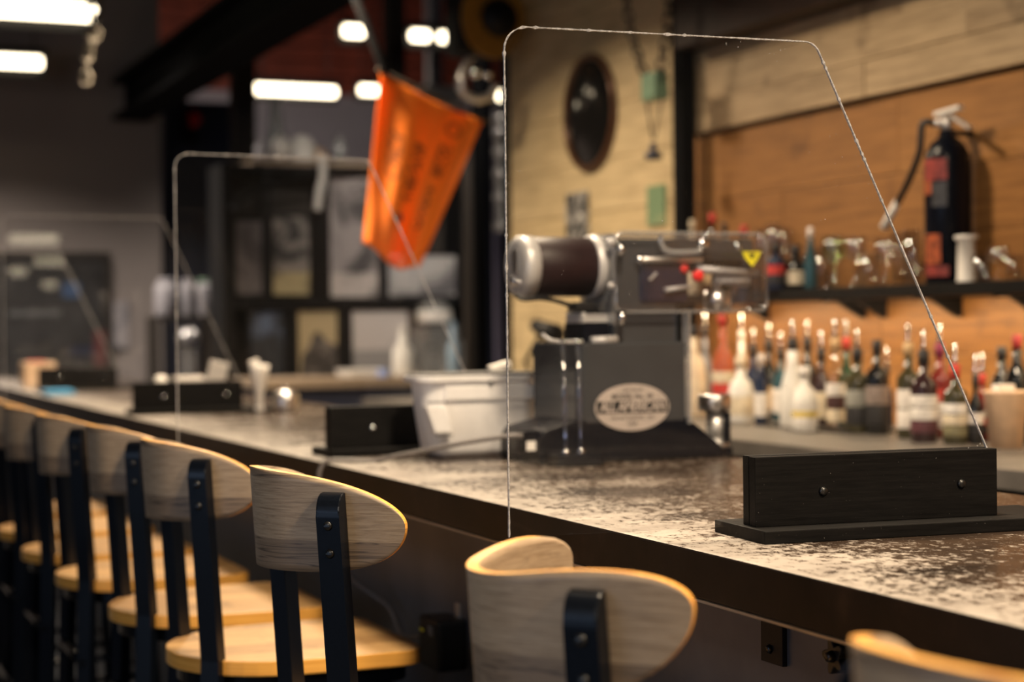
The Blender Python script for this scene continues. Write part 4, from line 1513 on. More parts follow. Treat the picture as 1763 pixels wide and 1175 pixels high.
def flag_mat():
    m, nt, p = nodes('orange_banner_cloth')
    tc = nt.nodes.new('ShaderNodeTexCoord')
    sep = nt.nodes.new('ShaderNodeSeparateXYZ')
    nt.links.new(tc.outputs['UV'], sep.inputs[0])
    u, v = sep.outputs[0], sep.outputs[1]
    mp = nt.nodes.new('ShaderNodeMapping')
    mp.inputs['Scale'].default_value = (14, 42, 1)
    nt.links.new(tc.outputs['UV'], mp.inputs[0])
    letters = noise(nt, mp.outputs[0], 1.0, 2)
    ink = ramp(nt, letters, [(0.44, (0, 0, 0)), (0.52, (1, 1, 1))])

    def band(sock, a, b, soft=0.012):
        return ramp(nt, sock, [(a-soft, (0, 0, 0)), (a, (1, 1, 1)), (b, (1, 1, 1)), (b+soft, (0, 0, 0))])
    lines = None
    for (ua, ub, va, vb) in ((0.44, 0.54, 0.28, 0.62), (0.68, 0.80, 0.22, 0.42), (0.70, 0.76, 0.50, 0.78), (0.18, 0.32, 0.28, 0.46)):
        k = math_(nt, 'MULTIPLY', band(u, ua, ub), band(v, va, vb))
        lines = k if lines is None else math_(nt, 'MAXIMUM', lines, k)

    def disc(cu, cv, r0, r1):
        d = math_(nt, 'SQRT', math_(nt, 'ADD', math_(nt, 'POWER', math_(nt, 'SUBTRACT', u, cu), 2.0), math_(nt, 'POWER', math_(nt, 'MULTIPLY', math_(nt, 'SUBTRACT', v, cv), 1.7), 2.0)))
        return ramp(nt, d, [(r0-0.01, (0, 0, 0)), (r0, (1, 1, 1)), (r1, (1, 1, 1)), (r1+0.01, (0, 0, 0))])
    fac = math_(nt, 'MULTIPLY', math_(nt, 'MULTIPLY', lines, ink), 0.75)
    for (cu, cv, r0, r1) in ((0.27, 0.50, 0.06, 0.085), (0.76, 0.12, 0.05, 0.08)):
        fac = math_(nt, 'MAXIMUM', fac, math_(nt, 'MULTIPLY', disc(cu, cv, r0, r1), 0.55))
    spot = disc(0.45, 0.735, 0.0, 0.035)
    c = mixc(nt, fac, (0.97, 0.26, 0.02), (0.13, 0.03, 0.01))
    c = mixc(nt, spot, c, (0.015, 0.015, 0.09))
    nt.links.new(c, p.inputs['Base Color'])
    p.inputs['Roughness'].default_value = 0.7
    tr = nt.nodes.new('ShaderNodeBsdfTranslucent')
    nt.links.new(c, tr.inputs[0])
    ms_ = nt.nodes.new('ShaderNodeMixShader')
    ms_.inputs[0].default_value = 0.35
    nt.links.new(p.outputs[0], ms_.inputs[1])
    nt.links.new(tr.outputs[0], ms_.inputs[2])
    nt.links.new(ms_.outputs[0], nt.nodes['Material Output'].inputs[0])
    return m


def flag(b):
    uvl = b.loops.layers.uv.new('uv')
    n, m_ = 26, 36
    A, Bq, Cq, Dq = at(655, 122, Y=FY), at(832, 207, Y=FY+0.12), at(722, 470, Y=FY+0.04), at(624, 428, Y=FY-0.05)
    g, uvm = {}, {}
    for i in range(n+1):
        for j in range(m_+1):
            u, v = i/n, j/m_
            p = (A*(1-u) + Bq*u)*(1-v) + (Dq*(1-u) + Cq*u)*v
            fold = 0.030*sin(u*9.0 + v*2.2 + 0.4)*(0.25+v) + 0.02*sin(u*17 - v*3)*(0.2+v*0.8)
            sag = -0.018*sin(pi*u)*(1-v)
            hem = 0.022*sin(u*6.5+1.0)*v**3
            vv = b.verts.new(p + Vector((fold*0.4, fold*1.0, sag + hem)))
            g[i, j] = vv
            uvm[vv] = (u, v)
    for i in range(n):
        for j in range(m_):
            f = b.faces.new([g[i, j], g[i+1, j], g[i+1, j+1], g[i, j+1]])
            f.smooth = True
            for l in f.loops:
                l[uvl].uv = uvm[l.vert]


fo = P('banner_cloth', flag_mat(), fl, flag)
so = fo.modifiers.new('thick', 'SOLIDIFY')
so.thickness = 0.0015

# hoist
hy_ = 7.2
hc = at(825, 40, Y=hy_)
ho = thing('chain_hoist', 'yellow and black hoist block with a grey hook hanging from above', 'hoist', hc)


def hp_(px, py, dy=0.0):
    return at(px, py, Y=hy_+dy)


P('hoist_block', M['blacksteel'], ho, lambda b: (box(b, hp_(822, 30), (0.26, 0.16, 0.36), 0.03),))
P('side_plate', M['hoisty'], ho, lambda b: prism(b, [(hp_(790+88*0.5+54*cos(a), 0).x, hp_(830, 36-70*sin(a)).z) for a in [2*pi*k/28 for k in range(28)]], lambda u, v, d: (u, d, v), hy_-0.11, hy_-0.082, 0, 0.004))
P('sheave', M['blacksteel'], ho, lambda b: (cyl(b, (hp_(840, 40).x, hy_-0.135, hp_(840, 40).z), (hp_(840, 40).x, hy_-0.11, hp_(840, 40).z), 0.085, 0.075, 28), cyl(b, (hp_(840, 40).x, hy_-0.15, hp_(840, 40).z), (hp_(840, 40).x, hy_-0.135, hp_(840, 40).z), 0.02)))
P('suspension', M['blacksteel'], ho, lambda b: cyl(b, hp_(825, -20), (hp_(825, 0).x, hy_, 5.0), 0.03))
P('hook', M['alu'], ho, lambda b: tube(b, smoothpath([hp_(815, 92), hp_(800, 115), hp_(792, 140), hp_(800, 162), hp_(822, 172), hp_(846, 164), hp_(852, 146)], 6), 0.020, 10))
P('hook_bolt', M['chrome'], ho, lambda b: (lathe(b, [(0, 0), (0.018, 0.003), (0.026, 0.015), (0.026, 0.03), (0, 0.045)], 16, hp_(818, 128, -0.05), (-0.35, -0.9, 0.2)), lathe(b, [(0, 0), (0.016, 0.003), (0.02, 0.012), (0, 0.03)], 14, hp_(840, 130, -0.05), (-0.35, -0.9, 0.2))))

# hanging chain at the upper left, in front of a lamp
cx_ = at(158, 40, Y=8.5)
bm = NEW(); links(bm, [at(160, -40, Y=8.5), at(158, 40, Y=8.5), at(150, 90, Y=8.5), at(147, 145, Y=8.5)], 0.022, 0.07); links(bm, [at(166, -40, Y=8.5), at(165, 45, Y=8.5), at(157, 85, Y=8.5)], 0.022, 0.07)
o = one('hanging_chain', bm, M['chainpale'], 'pale bunched chain hanging at the upper left before a lamp tube', 'chain', None, cx_)

# ================================================================== CEILING LAMP TUBES
def tube_lamp(px0, px1, py, Y, label, h=0.075):
    a, b_3 = at(px0, py, Y=Y), at(px1, py, Y=Y)
    L = b_3.x - a.x
    t = thing('tube_lamp', label, 'lamp', ((a.x+b_3.x)/2, Y, a.z), 0, 'lit tube lamps in the hall')
    bm = NEW(); cyl(bm, (-L/2, 0, 0), (L/2, 0, 0), h/2, None, 14, 0.01)
    obj('lamp_tube', bm, M['tube'], t, world=False)
    bm = NEW(); bx(bm, -L/2-0.03, L/2+0.03, -0.05, h/2+0.03, h/2, h/2+0.05); bx(bm, -L/2-0.03, L/2+0.03, h/2+0.005, h/2+0.03, -h/2-0.05, h/2)  # back plate added to keep tube light off the walls beyond
    obj('lamp_housing', bm, M['blacksteel'], t, world=False)
    bm = NEW()
    for s_ in (-0.4, 0.4):
        cyl(bm, (s_*L, 0, h/2+0.05), (s_*L, 0, 5.0-a.z), 0.006, None, 6)
    obj('suspension_wire', bm, M['blacksteel'], t, world=False)


tube_lamp(-120, 165, 6, 10.0, 'long lit tube cut by the top left corner', 0.10)
tube_lamp(-60, 72, 102, 12.5, 'lit tube at the left edge below the corner one', 0.085)
tube_lamp(436, 578, 153, 15.5, 'long lit tube above the white shelf objects', 0.09)
tube_lamp(592, 626, 53, 12.4, 'short lit tube left of the brown column near the top', 0.085)
tube_lamp(708, 738, 61, 13.0, 'short lit tube just left of the grey pipe', 0.085)
tube_lamp(756, 770, 64, 13.6, 'very short lit tube just right of the grey pipe', 0.085)
tube_lamp(620, 650, 155, 15.6, 'short lit tube just left of the orange banner top', 0.085)
tube_lamp(872, 886, 70, 13.2, 'tiny lit tube inside the near divider corner', 0.06)
tube_lamp(858, 884, 165, 15.8, 'short lit tube beside the cream wall end', 0.09)
tube_lamp(-25, -5, 170, 16.0, 'lit tube barely touching the left edge', 0.08)

# two low lamps on the near side of the room, mirrored in the third divider
for (pa, pb, py, Yv, lab) in ((16, 100, 412, 17.0, 'low hung tube lamp on the near side of the room'), (16, 46, 468, 19.0, 'short low hung tube lamp on the near side of the room')):
    a, c = at(pa, py, Y=Yv), at(pb, py, Y=Yv)
    Ya = 2*6.17 - Yv
    t = thing('tube_lamp', lab, 'lamp', ((a.x+c.x)/2, Ya, a.z), 0, 'lit tube lamps in the hall')
    L = c.x - a.x
    bm = NEW(); cyl(bm, (-L/2, 0, 0), (L/2, 0, 0), 0.045, None, 14, 0.01)
    obj('lamp_tube', bm, M['tube'], t, world=False)
    bm = NEW(); bx(bm, -L/2-0.03, L/2+0.03, -0.05, 0.05, 0.045, 0.09)
    for s_ in (-0.4, 0.4):
        cyl(bm, (s_*L, 0, 0.09), (s_*L, 0, 5.0-a.z), 0.006, None, 6)
    obj('lamp_housing', bm, M['blacksteel'], t, world=False)

# ================================================================== END OF THE ROOM
# menu board on the partition
a, c = at(-60, 445, Y=12.98), at(182, 645, Y=12.98)
mb = thing('notice_board', 'large dark notice board on the taupe wall at the left', 'board', ((a.x+c.x)/2, 13.0, (a.z+c.z)/2))
P('board_panel', mat('blackboard', (0.030, 0.028, 0.028), 0.6, 0, 0.5, 5), mb, lambda b: bx(b, a.x, c.x, 12.965, 12.999, c.z, a.z))
P('board_frame', M['brown'], mb, lambda b: (bx(b, a.x, c.x+0.04, 12.95, 12.999, a.z, a.z+0.05), bx(b, c.x, c.x+0.05, 12.95, 12.999, c.z, a.z), bx(b, a.x, c.x+0.04, 12.95, 12.999, c.z-0.05, c.z)))
for (px, py, w, h, m) in [(122, 500, 30, 26, mat('blue_note', (0.06, 0.11, 0.22), 0.6)), (60, 540, 90, 10, mat('chalk_line', (0.12, 0.12, 0.12), 0.7)), (140, 605, 40, 16, M['navy']), (172, 600, 22, 60, mat('red_note', (0.14, 0.04, 0.04), 0.6))]:
    p0, p1 = at(px-w/2, py-h/2, Y=12.96), at(px+w/2, py+h/2, Y=12.96)
    P('pinned_note', m, mb, lambda b: bx(b, p0.x, p1.x, 12.955, 12.966, p1.z, p0.z))
p0, p1 = at(190, 520, Y=12.97), at(222, 600, Y=12.97)
bm = NEW(); bx(bm, p0.x, p1.x, 12.97, 12.999, p1.z, p0.z, 0.005)
one('wall_poster', bm, print_mat('pale_print', (0.42, 0.38, 0.38), (0.25, 0.24, 0.26), 4, 0.5, 4), 'faded pale poster on the taupe wall right of the dark board', 'poster', None, ((p0.x+p1.x)/2, 13.0, (p0.z+p1.z)/2))

# navy locker with red and black thing on it
a, c = at(281, 172, Y=14.0), at(405, 700, Y=14.0)
lk = thing('steel_locker', 'tall navy blue steel locker right of the taupe wall', 'locker', ((a.x+c.x)/2, 14.1, 0))
P('locker_body', M['navy'], lk, lambda b: bx(b, a.x, c.x, 14.0, 14.5, 0, a.z, 0.01))
for k in range(2):
    w = (c.x-a.x)/2
    dr_ = P('locker_door', M['navy'], lk, lambda b: bx(b, a.x+k*w+0.01, a.x+(k+1)*w-0.01, 13.975, 14.0, 0.08, a.z-0.04, 0.004))
    P('door_handle', M['blacksteel'], dr_, lambda b: bx(b, a.x+w-0.05+k*0.08, a.x+w-0.03+k*0.08, 13.955, 13.975, 1.0, 1.2))
p0 = at(332, 205, Y=13.86)
t = thing('warning_horn', 'red and black horn fixed high on the navy locker', 'horn', (p0.x, 13.97, p0.z))
P('horn_bell', M['red'], t, lambda b: cyl(b, p0, p0 + Vector((0.04, 0.03, 0.01)), 0.07, 0.045))
P('horn_body', M['blacksteel'], t, lambda b: bx(b, p0.x-0.08, p0.x+0.04, 13.90, 13.954, p0.z-0.2, p0.z+0.08, 0.01))

# display rack with framed pictures
RY = 10.2
rx0, rx1 = at(388, 500, Y=RY).x, at(800, 500, Y=RY).x
rk = thing('display_rack', 'tall black steel rack full of framed pictures behind the bar', 'rack', ((rx0+rx1)/2, RY, 0))
P('back_sheet', M['brown'], rk, lambda b: bx(b, rx0, rx1, RY+0.30, RY+0.32, 0.3, at(500, 292, Y=RY).z))
zs = [at(600, y, Y=RY).z for y in (655, 518, 288)]
for z_ in zs:
    P('rack_shelf', M['blacksteel'], rk, lambda b: bx(b, rx0, rx1, RY-0.02, RY+0.30, z_-0.035, z_))
for px in (390, 800):
    x = at(px, 450, Y=RY).x
    P('rack_upright', M['blacksteel'], rk, lambda b: bx(b, x-0.03, x+0.03, RY-0.03, RY+0.32, 0, zs[2]))
for tier, pxs in ((1, (460, 550, 657)), (0, (500, 593, 714))):
    for px in pxs:
        x = at(px, 450, Y=RY).x
        P('rack_divider', M['blacksteel'], rk, lambda b: bx(b, x-0.015, x+0.015, RY-0.02, RY+0.02, zs[tier], zs[tier+1]-0.035))
P('top_board', M['tan'], rk, lambda b: bx(b, at(432, 300, Y=RY).x, rx1, RY-0.03, RY+0.30, zs[2]+0.0005, zs[2]+0.03))
P('curved_rail', M['blacksteel'], rk, lambda b: tube(b, smoothpath([at(398, 360, Y=RY-0.06), at(450, 325, Y=RY-0.06), at(520, 305, Y=RY-0.06), at(640, 290, Y=RY-0.06)], 6), 0.012))


def picture(px0, py0, px1, py1, m, label, Y=RY+0.05):
    a, c = at(px0, py0, Y=Y), at(px1, py1, Y=Y)
    hx, hz = (c.x-a.x)/2, (a.z-c.z)/2
    t = thing('framed_picture', label, 'picture', ((a.x+c.x)/2, Y, (a.z+c.z)/2), 0, 'pictures on the black rack')
    bm = NEW(); bx(bm, -hx, hx, -0.004, 0.012, -hz, hz)
    obj('print', bm, m, t, world=False)
    bm = NEW(); w = 0.014
    bx(bm, -hx-w, hx+w, -0.012, 0.014, hz, hz+w); bx(bm, -hx-w, hx+w, -0.012, 0.014, -hz-w, -hz)
    bx(bm, hx, hx+w, -0.012, 0.014, -hz, hz); bx(bm, -hx-w, -hx, -0.012, 0.014, -hz, hz)
    obj('frame', bm, M['blacksteel'], t, world=False)
    return t


GR, LG = (0.10, 0.095, 0.10), (0.34, 0.31, 0.31)
picture(405, 380, 451, 508, print_mat('grey_blot_print', (0.20, 0.18, 0.185), (0.10, 0.09, 0.095), 5, 0.5, 1), 'dim grey picture, upper row left end of the rack')
picture(468, 372, 533, 508, print_mat('grey_yellow_print', (0.30, 0.27, 0.25), (0.05, 0.05, 0.05), 9, 0.5, 2, (-0.10, (0.50, 0.42, 0.24))), 'grey picture with yellow foot, upper row second on the rack')
picture(566, 305, 650, 512, print_mat('white_grey_print', (0.40, 0.36, 0.36), (0.09, 0.085, 0.09), 5, 0.53, 3, (-0.22, (0.62, 0.56, 0.53))), 'tall grey picture with pale foot left of the banner')
picture(668, 440, 784, 510, print_mat('misty_print', (0.50, 0.48, 0.47), (0.16, 0.15, 0.16), 4, 0.55, 5), 'wide misty grey picture directly below the orange banner')
picture(430, 536, 488, 645, print_mat('blue_dark_print', (0.03, 0.035, 0.045), (0.16, 0.22, 0.36), 4, 0.56, 6), 'dark picture with a blue patch, lower row left on the rack')
tp = picture(512, 536, 581, 646, print_mat('tan_print', (0.55, 0.44, 0.26), (0.45, 0.36, 0.24), 4, 0.6, 7.4), 'tan picture with a dark peak, lower row middle')
tw = abs(at(582, 600, Y=RY).x - at(511, 600, Y=RY).x)
P('peak_print', print_mat('peak_ink', (0.07, 0.06, 0.055), (0.22, 0.19, 0.17), 8, 0.55, 1.2), tp, lambda b: prism(b, [(-tw*0.42, -tw*0.8), (tw*0.48, -tw*0.8), (tw*0.48, -tw*0.05), (tw*0.25, tw*0.02), (tw*0.02, tw*0.28), (-tw*0.10, tw*0.22), (-tw*0.22, -tw*0.1), (-tw*0.38, -tw*0.3)], lambda u, v, d: (u, d, v), -0.006, -0.0045), world=False)
picture(605, 536, 703, 646, print_mat('white_sketch_print', (0.70, 0.64, 0.61), (0.45, 0.42, 0.41), 3, 0.6, 9.3, (-0.04, (0.38, 0.36, 0.35))), 'wide whitish picture with grey sketch, lower row right')

# things on top of the rack
TZ = zs[2] + 0.0305


def topthing(name, px, w, ytop, m, label, cat, shape='jar', Y=RY+0.12):
    p = at(px, 280, Y=Y)
    h = at(px, ytop, Y=Y).z - TZ
    r = w/2/F*Y*1.06
    t = thing(name, label, cat, (p.x, Y, TZ))
    if shape == 'cone':
        prof = [(0, 0), (r, 0), (r*0.96, 0.01), (r*0.35, h), (0, h)]
    elif shape == 'ball':
        prof = [(0, 0), (r*0.6, 0)] + [(r*cos(radians(a_)), h/2 + h/2*sin(radians(a_))) for a_ in range(-50, 90, 14)] + [(0, h)]
    else:
        prof = [(0, 0), (r*0.95, 0), (r, 0.01), (r, h*0.75), (r*0.7, h*0.86), (r*0.7, h), (0, h)]
    bm = NEW(); lathe(bm, prof, 18)
    obj('vessel', bm, m, t, world=False)
    bm = NEW(); lathe(bm, [(r*0.3, 0), (r*0.32, 0.0), (r*0.32, 0.012), (0, 0.012)], 14, (0, 0, h))
    obj('lid', bm, M['alu'], t, world=False)


palegl = clear('pale_plastic', (0.75, 0.78, 0.76), 0.1, 0.2, 0.25)
topthing('funnel', 475, 44, 168, palegl, 'pale translucent cone standing on top of the rack', 'funnel', 'cone', RY+0.22)
topthing('storage_jar', 483, 30, 232, M['white'], 'bright white jar at the foot of the pale cone', 'jar', 'ball', RY+0.03)
topthing('storage_jar', 520, 44, 236, M['white'], 'wide white jar right of the pale cone on the rack', 'jar', 'jar', RY+0.06)
topthing('storage_jar', 452, 26, 246, M['pipe'], 'small grey jar left of the pale cone', 'jar', 'jar', RY+0.04)
topthing('storage_jar', 585, 24, 236, palegl, 'clear jar on the rack top left of the banner', 'jar', 'ball')
topthing('storage_jar', 548, 32, 258, M['kraft'], 'low tan jar on the middle of the rack top', 'jar', 'jar', RY+0.24)
p = at(552, 268, Y=RY-0.10)
bm = NEW(); tube(bm, smoothpath([p, p+Vector((0.0, -0.03, -0.05)), at(556, 305, Y=RY-0.12), at(550, 330, Y=RY-0.12), at(546, 362, Y=RY-0.12)], 5), 0.024, 10)
one('hanging_cloth', bm, M['white'], 'white twisted cloth hanging from the rack front', 'cloth', None, p)

# white jars at the end of the partition
for k, (px, w) in enumerate([(285, 38), (323, 26), (350, 26)]):
    Y = 11.6
    p = at(px, 545, Y=Y)
    r = w/2/F*Y
    t = thing('white_jar', ('large white jar at the end of the taupe wall', 'middle white jar on the small dark shelf', 'white jar with green lid on the small dark shelf')[k], 'jar', p, 0, 'white jars on the dark shelf')
    bm = NEW(); lathe(bm, [(0, 0), (r*0.95, 0), (r, 0.01), (r, 0.19), (r*0.8, 0.22), (0, 0.22)], 18)
    obj('jar_body', bm, M['pipe'], t, world=False)
    bm = NEW(); lathe(bm, [(0, 0), (r*0.7, 0), (r*0.7, 0.03), (0, 0.03)], 14, (0, 0, 0.22))
    obj('jar_lid', bm, M['green'] if k == 2 else M['pipe'], t, world=False)
p0, p1 = at(264, 545, Y=11.5), at(368, 545, Y=11.5)
t = thing('side_shelf', 'small dark standing shelf under the three white jars', 'shelf', ((p0.x+p1.x)/2, 11.6, 0))
P('shelf_board', M['brown'], t, lambda b: bx(b, p0.x, p1.x, 11.45, 11.75, p0.z-0.03, p0.z))
P('shelf_side', M['brown'], t, lambda b: bx(b, p0.x, p0.x+0.03, 11.45, 11.75, 0, p0.z-0.03))
P('shelf_side', M['brown'], t, lambda b: bx(b, p1.x-0.03, p1.x, 11.45, 11.75, 0, p0.z-0.03))
sp_ = at(345, 580, Y=11.0)
dsk = thing('steel_pot', 'round pale steel pot below the white jars', 'pot', (sp_.x, 11.36, at(345, 598, Y=11.36).z))
bm = NEW(); lathe(bm, [(0, 0), (0.05, 0), (0.07, 0.04), (0.07, 0.08), (0.04, 0.12), (0, 0.125)], 18)
obj('pot_body', bm, M['alu'], dsk, world=False)
bm = NEW(); cyl(bm, (0, 0, 0), (0, 0, -dsk.location.z), 0.05, 0.08, 16)
obj('pot_stand', bm, M['brown'], dsk, world=False)
p = at(376, 608, Y=11.0)
t = thing('violet_lamp', 'tiny glowing violet light above the white card', 'light', p)
bm = NEW(); lathe(bm, [(0, -0.02)] + [(0.02*cos(radians(a_)), 0.02*sin(radians(a_))) for a_ in range(-70, 80, 20)] + [(0, 0.02)], 12)
obj('light_dome', bm, M['led'], t, world=False)
bm = NEW(); cyl(bm, (0, 0, -0.018), (0, 0, -p.z), 0.012, 0.02)
obj('light_stem', bm, M['blacksteel'], t, world=False)

# rear counter running under the rack
CY2 = 9.3
z2 = at(600, 652, Y=CY2).z
rc0, rc1 = at(452, 660, Y=CY2).x, at(870, 660, Y=CY2).x
rc = thing('rear_counter', 'tan topped counter with navy front behind the far end of the bar', 'counter', ((rc0+rc1)/2, CY2+0.3, 0))
P('countertop', M['tan'], rc, lambda b: bx(b, rc0, rc1, CY2, CY2+0.7, z2-0.05, z2, 0.004))
P('front', M['navy'], rc, lambda b: bx(b, rc0+0.02, rc1-0.02, CY2+0.03, CY2+0.66, 0, z2-0.05))


def onrear(name, px, w, ytop, m, label, cat, kind='jar', Y=CY2+0.25, lidm=None):
    x = at(px, 650, Y=Y).x
    h = at(px, ytop, Y=Y).z - z2
    r = w/2/F*Y*1.05
    t = thing(name, label, cat, (x, Y, z2))
    bm = NEW()
    if kind == 'bin':
        bx(bm, -r, r, -0.14, 0.14, 0, h, 0.01)
    elif kind == 'bottle':
        lathe(bm, [(0, 0), (r*0.95, 0), (r, 0.01), (r, h*0.55), (r*0.45, h*0.68), (r*0.42, h*0.93), (0, h*0.93)], 18)
    else:
        lathe(bm, [(0, 0), (r*0.95, 0), (r, 0.01), (r, h*0.8), (r*0.85, h*0.9), (0, h*0.9)], 20)
    obj('vessel', bm, m, t, world=False)
    bm = NEW()
    if kind == 'bin':
        bx(bm, -r-0.006, r+0.006, -0.146, 0.146, h, h+0.012, 0.003)
    else:
        rr = r*0.5 if kind == 'bottle' else r*0.9
        lathe(bm, [(0, 0), (rr, 0), (rr, h*0.1), (0, h*0.1)], 16, (0, 0, h*(0.92 if kind == 'bottle' else 0.9)))
    obj('lid', bm, lidm or m, t, world=False)


frost = clear('frosted_plastic', (0.55, 0.58, 0.60), 0.12, 0.25, 0.22)
onrear('white_bottle', 694, 36, 565, M['white'], 'tall white squeeze bottle standing on the rear counter', 'bottle', 'bottle', CY2+0.15)
onrear('clear_bin', 748, 60, 560, frost, 'clear plastic bin under the cream tub on the rear counter', 'bin', 'bin', CY2+0.48, M['blacksteel'])
onrear('clear_bin', 815, 90, 592, frost, 'low wide clear bin nearest the dark posts', 'bin', 'bin', CY2+0.18)
onrear('water_bottle', 780, 20, 556, mat('pale_blue_plastic', (0.35, 0.48, 0.60), 0.3), 'slim pale blue bottle between the clear bins', 'bottle', 'bottle', CY2+0.02+0.02)
onrear('folded_cloth', 625, 70, 640, M['white'], 'flat white folded cloth on the rear counter', 'cloth', 'bin', CY2+0.26)
onrear('blue_cup', 660, 20, 636, mat('light_blue_plastic', (0.30, 0.40, 0.75), 0.4), 'small light blue cup by the white squeeze bottle', 'cup', 'jar', CY2-0.01+0.05)
Yc = CY2+0.48
pc = at(748, 560, Y=Yc)
t = thing('cream_tub', 'cream tub with dome lid sitting on the clear bin', 'tub', (pc.x, Yc, pc.z+0.012))
bm = NEW(); lathe(bm, [(0, 0), (0.10, 0), (0.108, 0.01), (0.104, 0.075), (0, 0.075)], 22)
obj('vessel', bm, M['paper'], t, world=False)
bm = NEW(); lathe(bm, [(0, 0), (0.107, 0), (0.09, 0.03), (0.045, 0.06), (0, 0.065)], 22, (0, 0, 0.075))
obj('lid', bm, palegl, t, world=False)

# dark posts and machinery at the right of the rack
for k, (px, w, Y, m, lab) in enumerate([(826, 22, 8.6, M['colsteel'], 'dark vertical steel post left of the navy one'), (842, 12, 8.8, M['navy'], 'thin navy vertical post between the dark ones'), (877, 20, 8.4, M['colsteel'], 'dark vertical post touching the cream wall end'), (805, 16, 9.0, M['brown'], 'brown vertical post nearest the banner')]):
    x = at(px, 400, Y=Y).x
    hw = w/2/F*Y
    bm = NEW(); bx(bm, x-hw, x+hw, Y-hw, Y+hw, 0, 3.1 if k != 3 else 2.4, hw*0.2)
    one('steel_post', bm, m, lab, 'post', None, (x, Y, 0))
Y = 9.6
ma = thing('lathe_column', 'tall grey machine column with stacked flanges beside the cream wall', 'machine', (at(868, 300, Y=Y).x, Y, 0))
xx = at(868, 300, Y=Y).x
P('machine_column', M['alu'], ma, lambda b: cyl(b, (xx, Y, 0), (xx, Y, at(868, 205, Y=Y).z), 0.05))
for py in (390, 340, 300, 262, 228, 205):
    z_ = at(868, py, Y=Y).z
    P('flange', M['alu'], ma, lambda b: cyl(b, (xx, Y, z_-0.022), (xx, Y, z_+0.022), 0.075 if py > 240 else 0.11, None, 22, 0.006))
x8 = at(858, 450, Y=9.15).x
bm = NEW(); bx(bm, x8-0.03, x8+0.03, 9.12, 9.18, 0, at(858, 400, Y=9.15).z, 0.005)
one('lavender_pipe', bm, mat('lavender_plastic', (0.14, 0.13, 0.20), 0.5), 'upright lavender grey pipe between the dark posts', 'pipe', None, (x8, 9.15, 0))
p0, p1 = at(722, 178, Y=14.2), at(792, 152, Y=14.2)
bm = NEW(); bx(bm, p0.x, p1.x, 14.1, 14.4, p0.z, p1.z, 0.02)
one('white_fitting', bm, M['paper'], 'white box fitting at the foot of the grey pipe above the banner', 'fitting', None, ((p0.x+p1.x)/2, 14.25, p0.z))

# ================================================================== SMALL THINGS ON THE FAR BAR
# tan paper cup lying with red rim, blue folded leaflet
p = at(66, 690, Z=CZ)
t = thing('paper_carton', 'tan paper carton with a red top at the far left of the bar', 'carton', (1.27, at(66, 690, X=1.27).y, CZ))
bm = NEW(); prism(bm, roundrect(-0.085, 0.085, -0.06, 0.06, 0.03), lambda u, v, d: (u*(1+d*0.4), v*(1+d*0.4), d), 0, 0.135, 0, 0.004)
obj('carton_body', bm, M['kraft'], t, world=False)
bm = NEW(); box(bm, (-0.01, 0, 0.138), (0.09, 0.06, 0.012), 0.003)
obj('carton_top', bm, mat('red_card', (0.45, 0.07, 0.05), 0.5), t, world=False)
q = at(70, 690, X=1.20)
bm = NEW(); box(bm, (1.21, q.y-0.5, CZ+0.012), (0.13, 0.20, 0.022), 0.003)
one('blue_leaflet', bm, M['blue'], 'stack of bright blue leaflets in front of the tan carton', 'leaflets', None, (1.21, q.y-0.5, CZ))
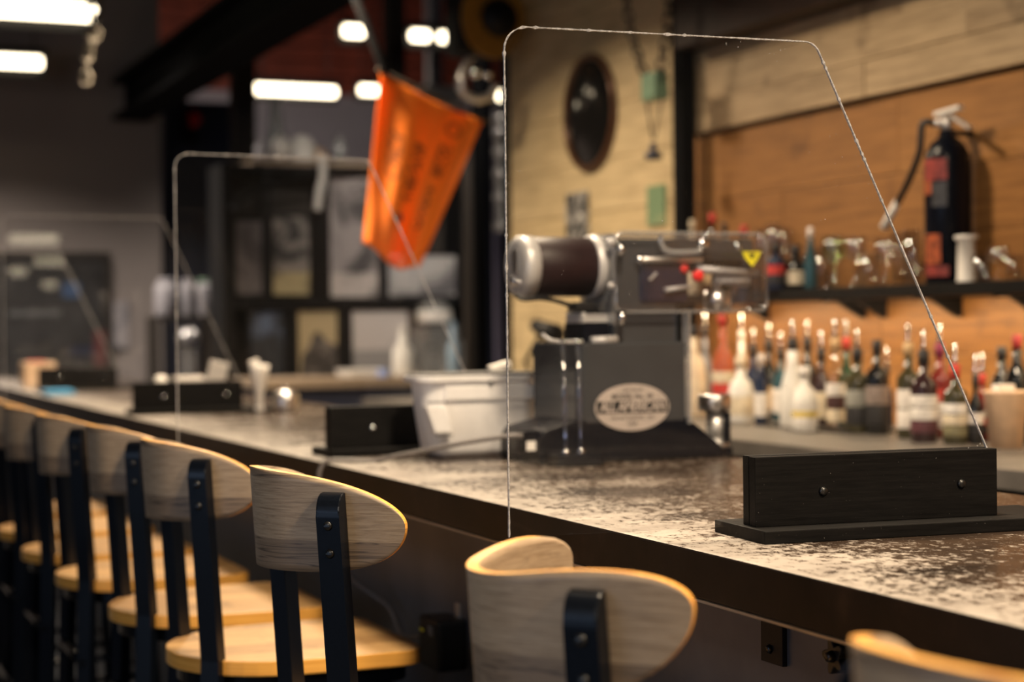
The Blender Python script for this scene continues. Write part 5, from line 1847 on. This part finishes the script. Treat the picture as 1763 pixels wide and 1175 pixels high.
# white cards and cone on the third divider
Yd = 6.3
for k, (px, yb_, w, h, tilt, lab) in enumerate([(374, 664, 32, 40, 14, 'white tilted card standing behind the blurred divider')]):
    Y = 6.42
    p = at(px, yb_, Y=Y)
    t = thing('table_card', lab, 'card', (p.x, Y, CZ))
    s = 1/F*Y*1.03
    hh = p.z - CZ
    bm = NEW(); box(bm, (0, 0, hh + h*s/2), (w*s, 0.02, h*s), 0.004, Matrix.Rotation(radians(tilt), 3, 'Y'))
    for v in bm.verts:
        pass
    obj('card', bm, M['paper'], t, world=False)
    bm = NEW(); box(bm, (0, 0, hh/2), (0.05, 0.04, hh), 0.004)
    obj('card_foot', bm, M['blacksteel'], t, world=False)
Y = 6.05
p = at(447, 710, Y=Y)
t = thing('white_tulip_vase', 'white flared paper filled holder beside the chrome dish', 'vase', (p.x, Y, CZ))
s = 1/F*Y*1.03
bm = NEW(); lathe(bm, [(0, 0), (8*s, 0), (8*s, 10*s), (4.5*s, 16*s), (7*s, 30*s), (14*s, 62*s), (17*s, 82*s), (0, 84*s)], 18)
obj('holder', bm, M['paper'], t, world=False)
bm = NEW(); box(bm, (-8*s, 0, 84*s), (16*s, 0.03, 14*s), 0.006, Matrix.Rotation(radians(-20), 3, 'Y'))
obj('napkin', bm, M['paper'], t, world=False)
p = at(492, 690, Y=Y)
t = thing('chrome_dish', 'shiny round chrome dish on the bar beside the white holder', 'dish', (p.x, Y, CZ))
bm = NEW(); lathe(bm, [(0, 0), (20*s, 0), (22*s, 6*s), (23*s, 26*s), (20*s, 34*s), (8*s, 38*s), (0, 38*s)], 24)
obj('dish_body', bm, M['steel'], t, world=False)
bm = NEW(); lathe(bm, [(0, 0), (4*s, 0), (5*s, 5*s), (0, 8*s)], 14, (0, 0, 38*s))
obj('dish_knob', bm, M['chrome'], t, world=False)
Y = 6.9
p = at(325, 664, Y=Y)
bm = NEW(); box(bm, (p.x, Y, (CZ+p.z+0.035)/2), (0.115, 0.08, p.z+0.035-CZ), 0.004)
one('paper_stack', bm, M['paper'], 'low white stack of paper behind the blurred divider base', 'paper', None, (p.x, Y, CZ))
Y = 6.95
p = at(277, 664, Y=Y)
bm = NEW(); lathe(bm, [(0, 0), (0.026, 0), (0.027, p.z-CZ+0.02), (0.02, p.z-CZ+0.035), (0, p.z-CZ+0.04)], 16, (p.x, Y, CZ))
one('small_jar', bm, M['white'], 'tiny white jar left of the white paper stack', 'jar', None, (p.x, Y, CZ))
Y = 3.9
p = at(860, 640, Y=Y)
bm = NEW(); box(bm, (p.x, Y, at(860, 632, Y=Y).z), (0.055, 0.03, 0.018), 0.006, Matrix.Rotation(radians(-15), 3, 'Y'))
o = one('white_wedge', bm, M['white'], 'small white wedge resting on the grey tote lid', 'wedge', None, (p.x, Y, tz(643)))
o.location.z = o.location.z
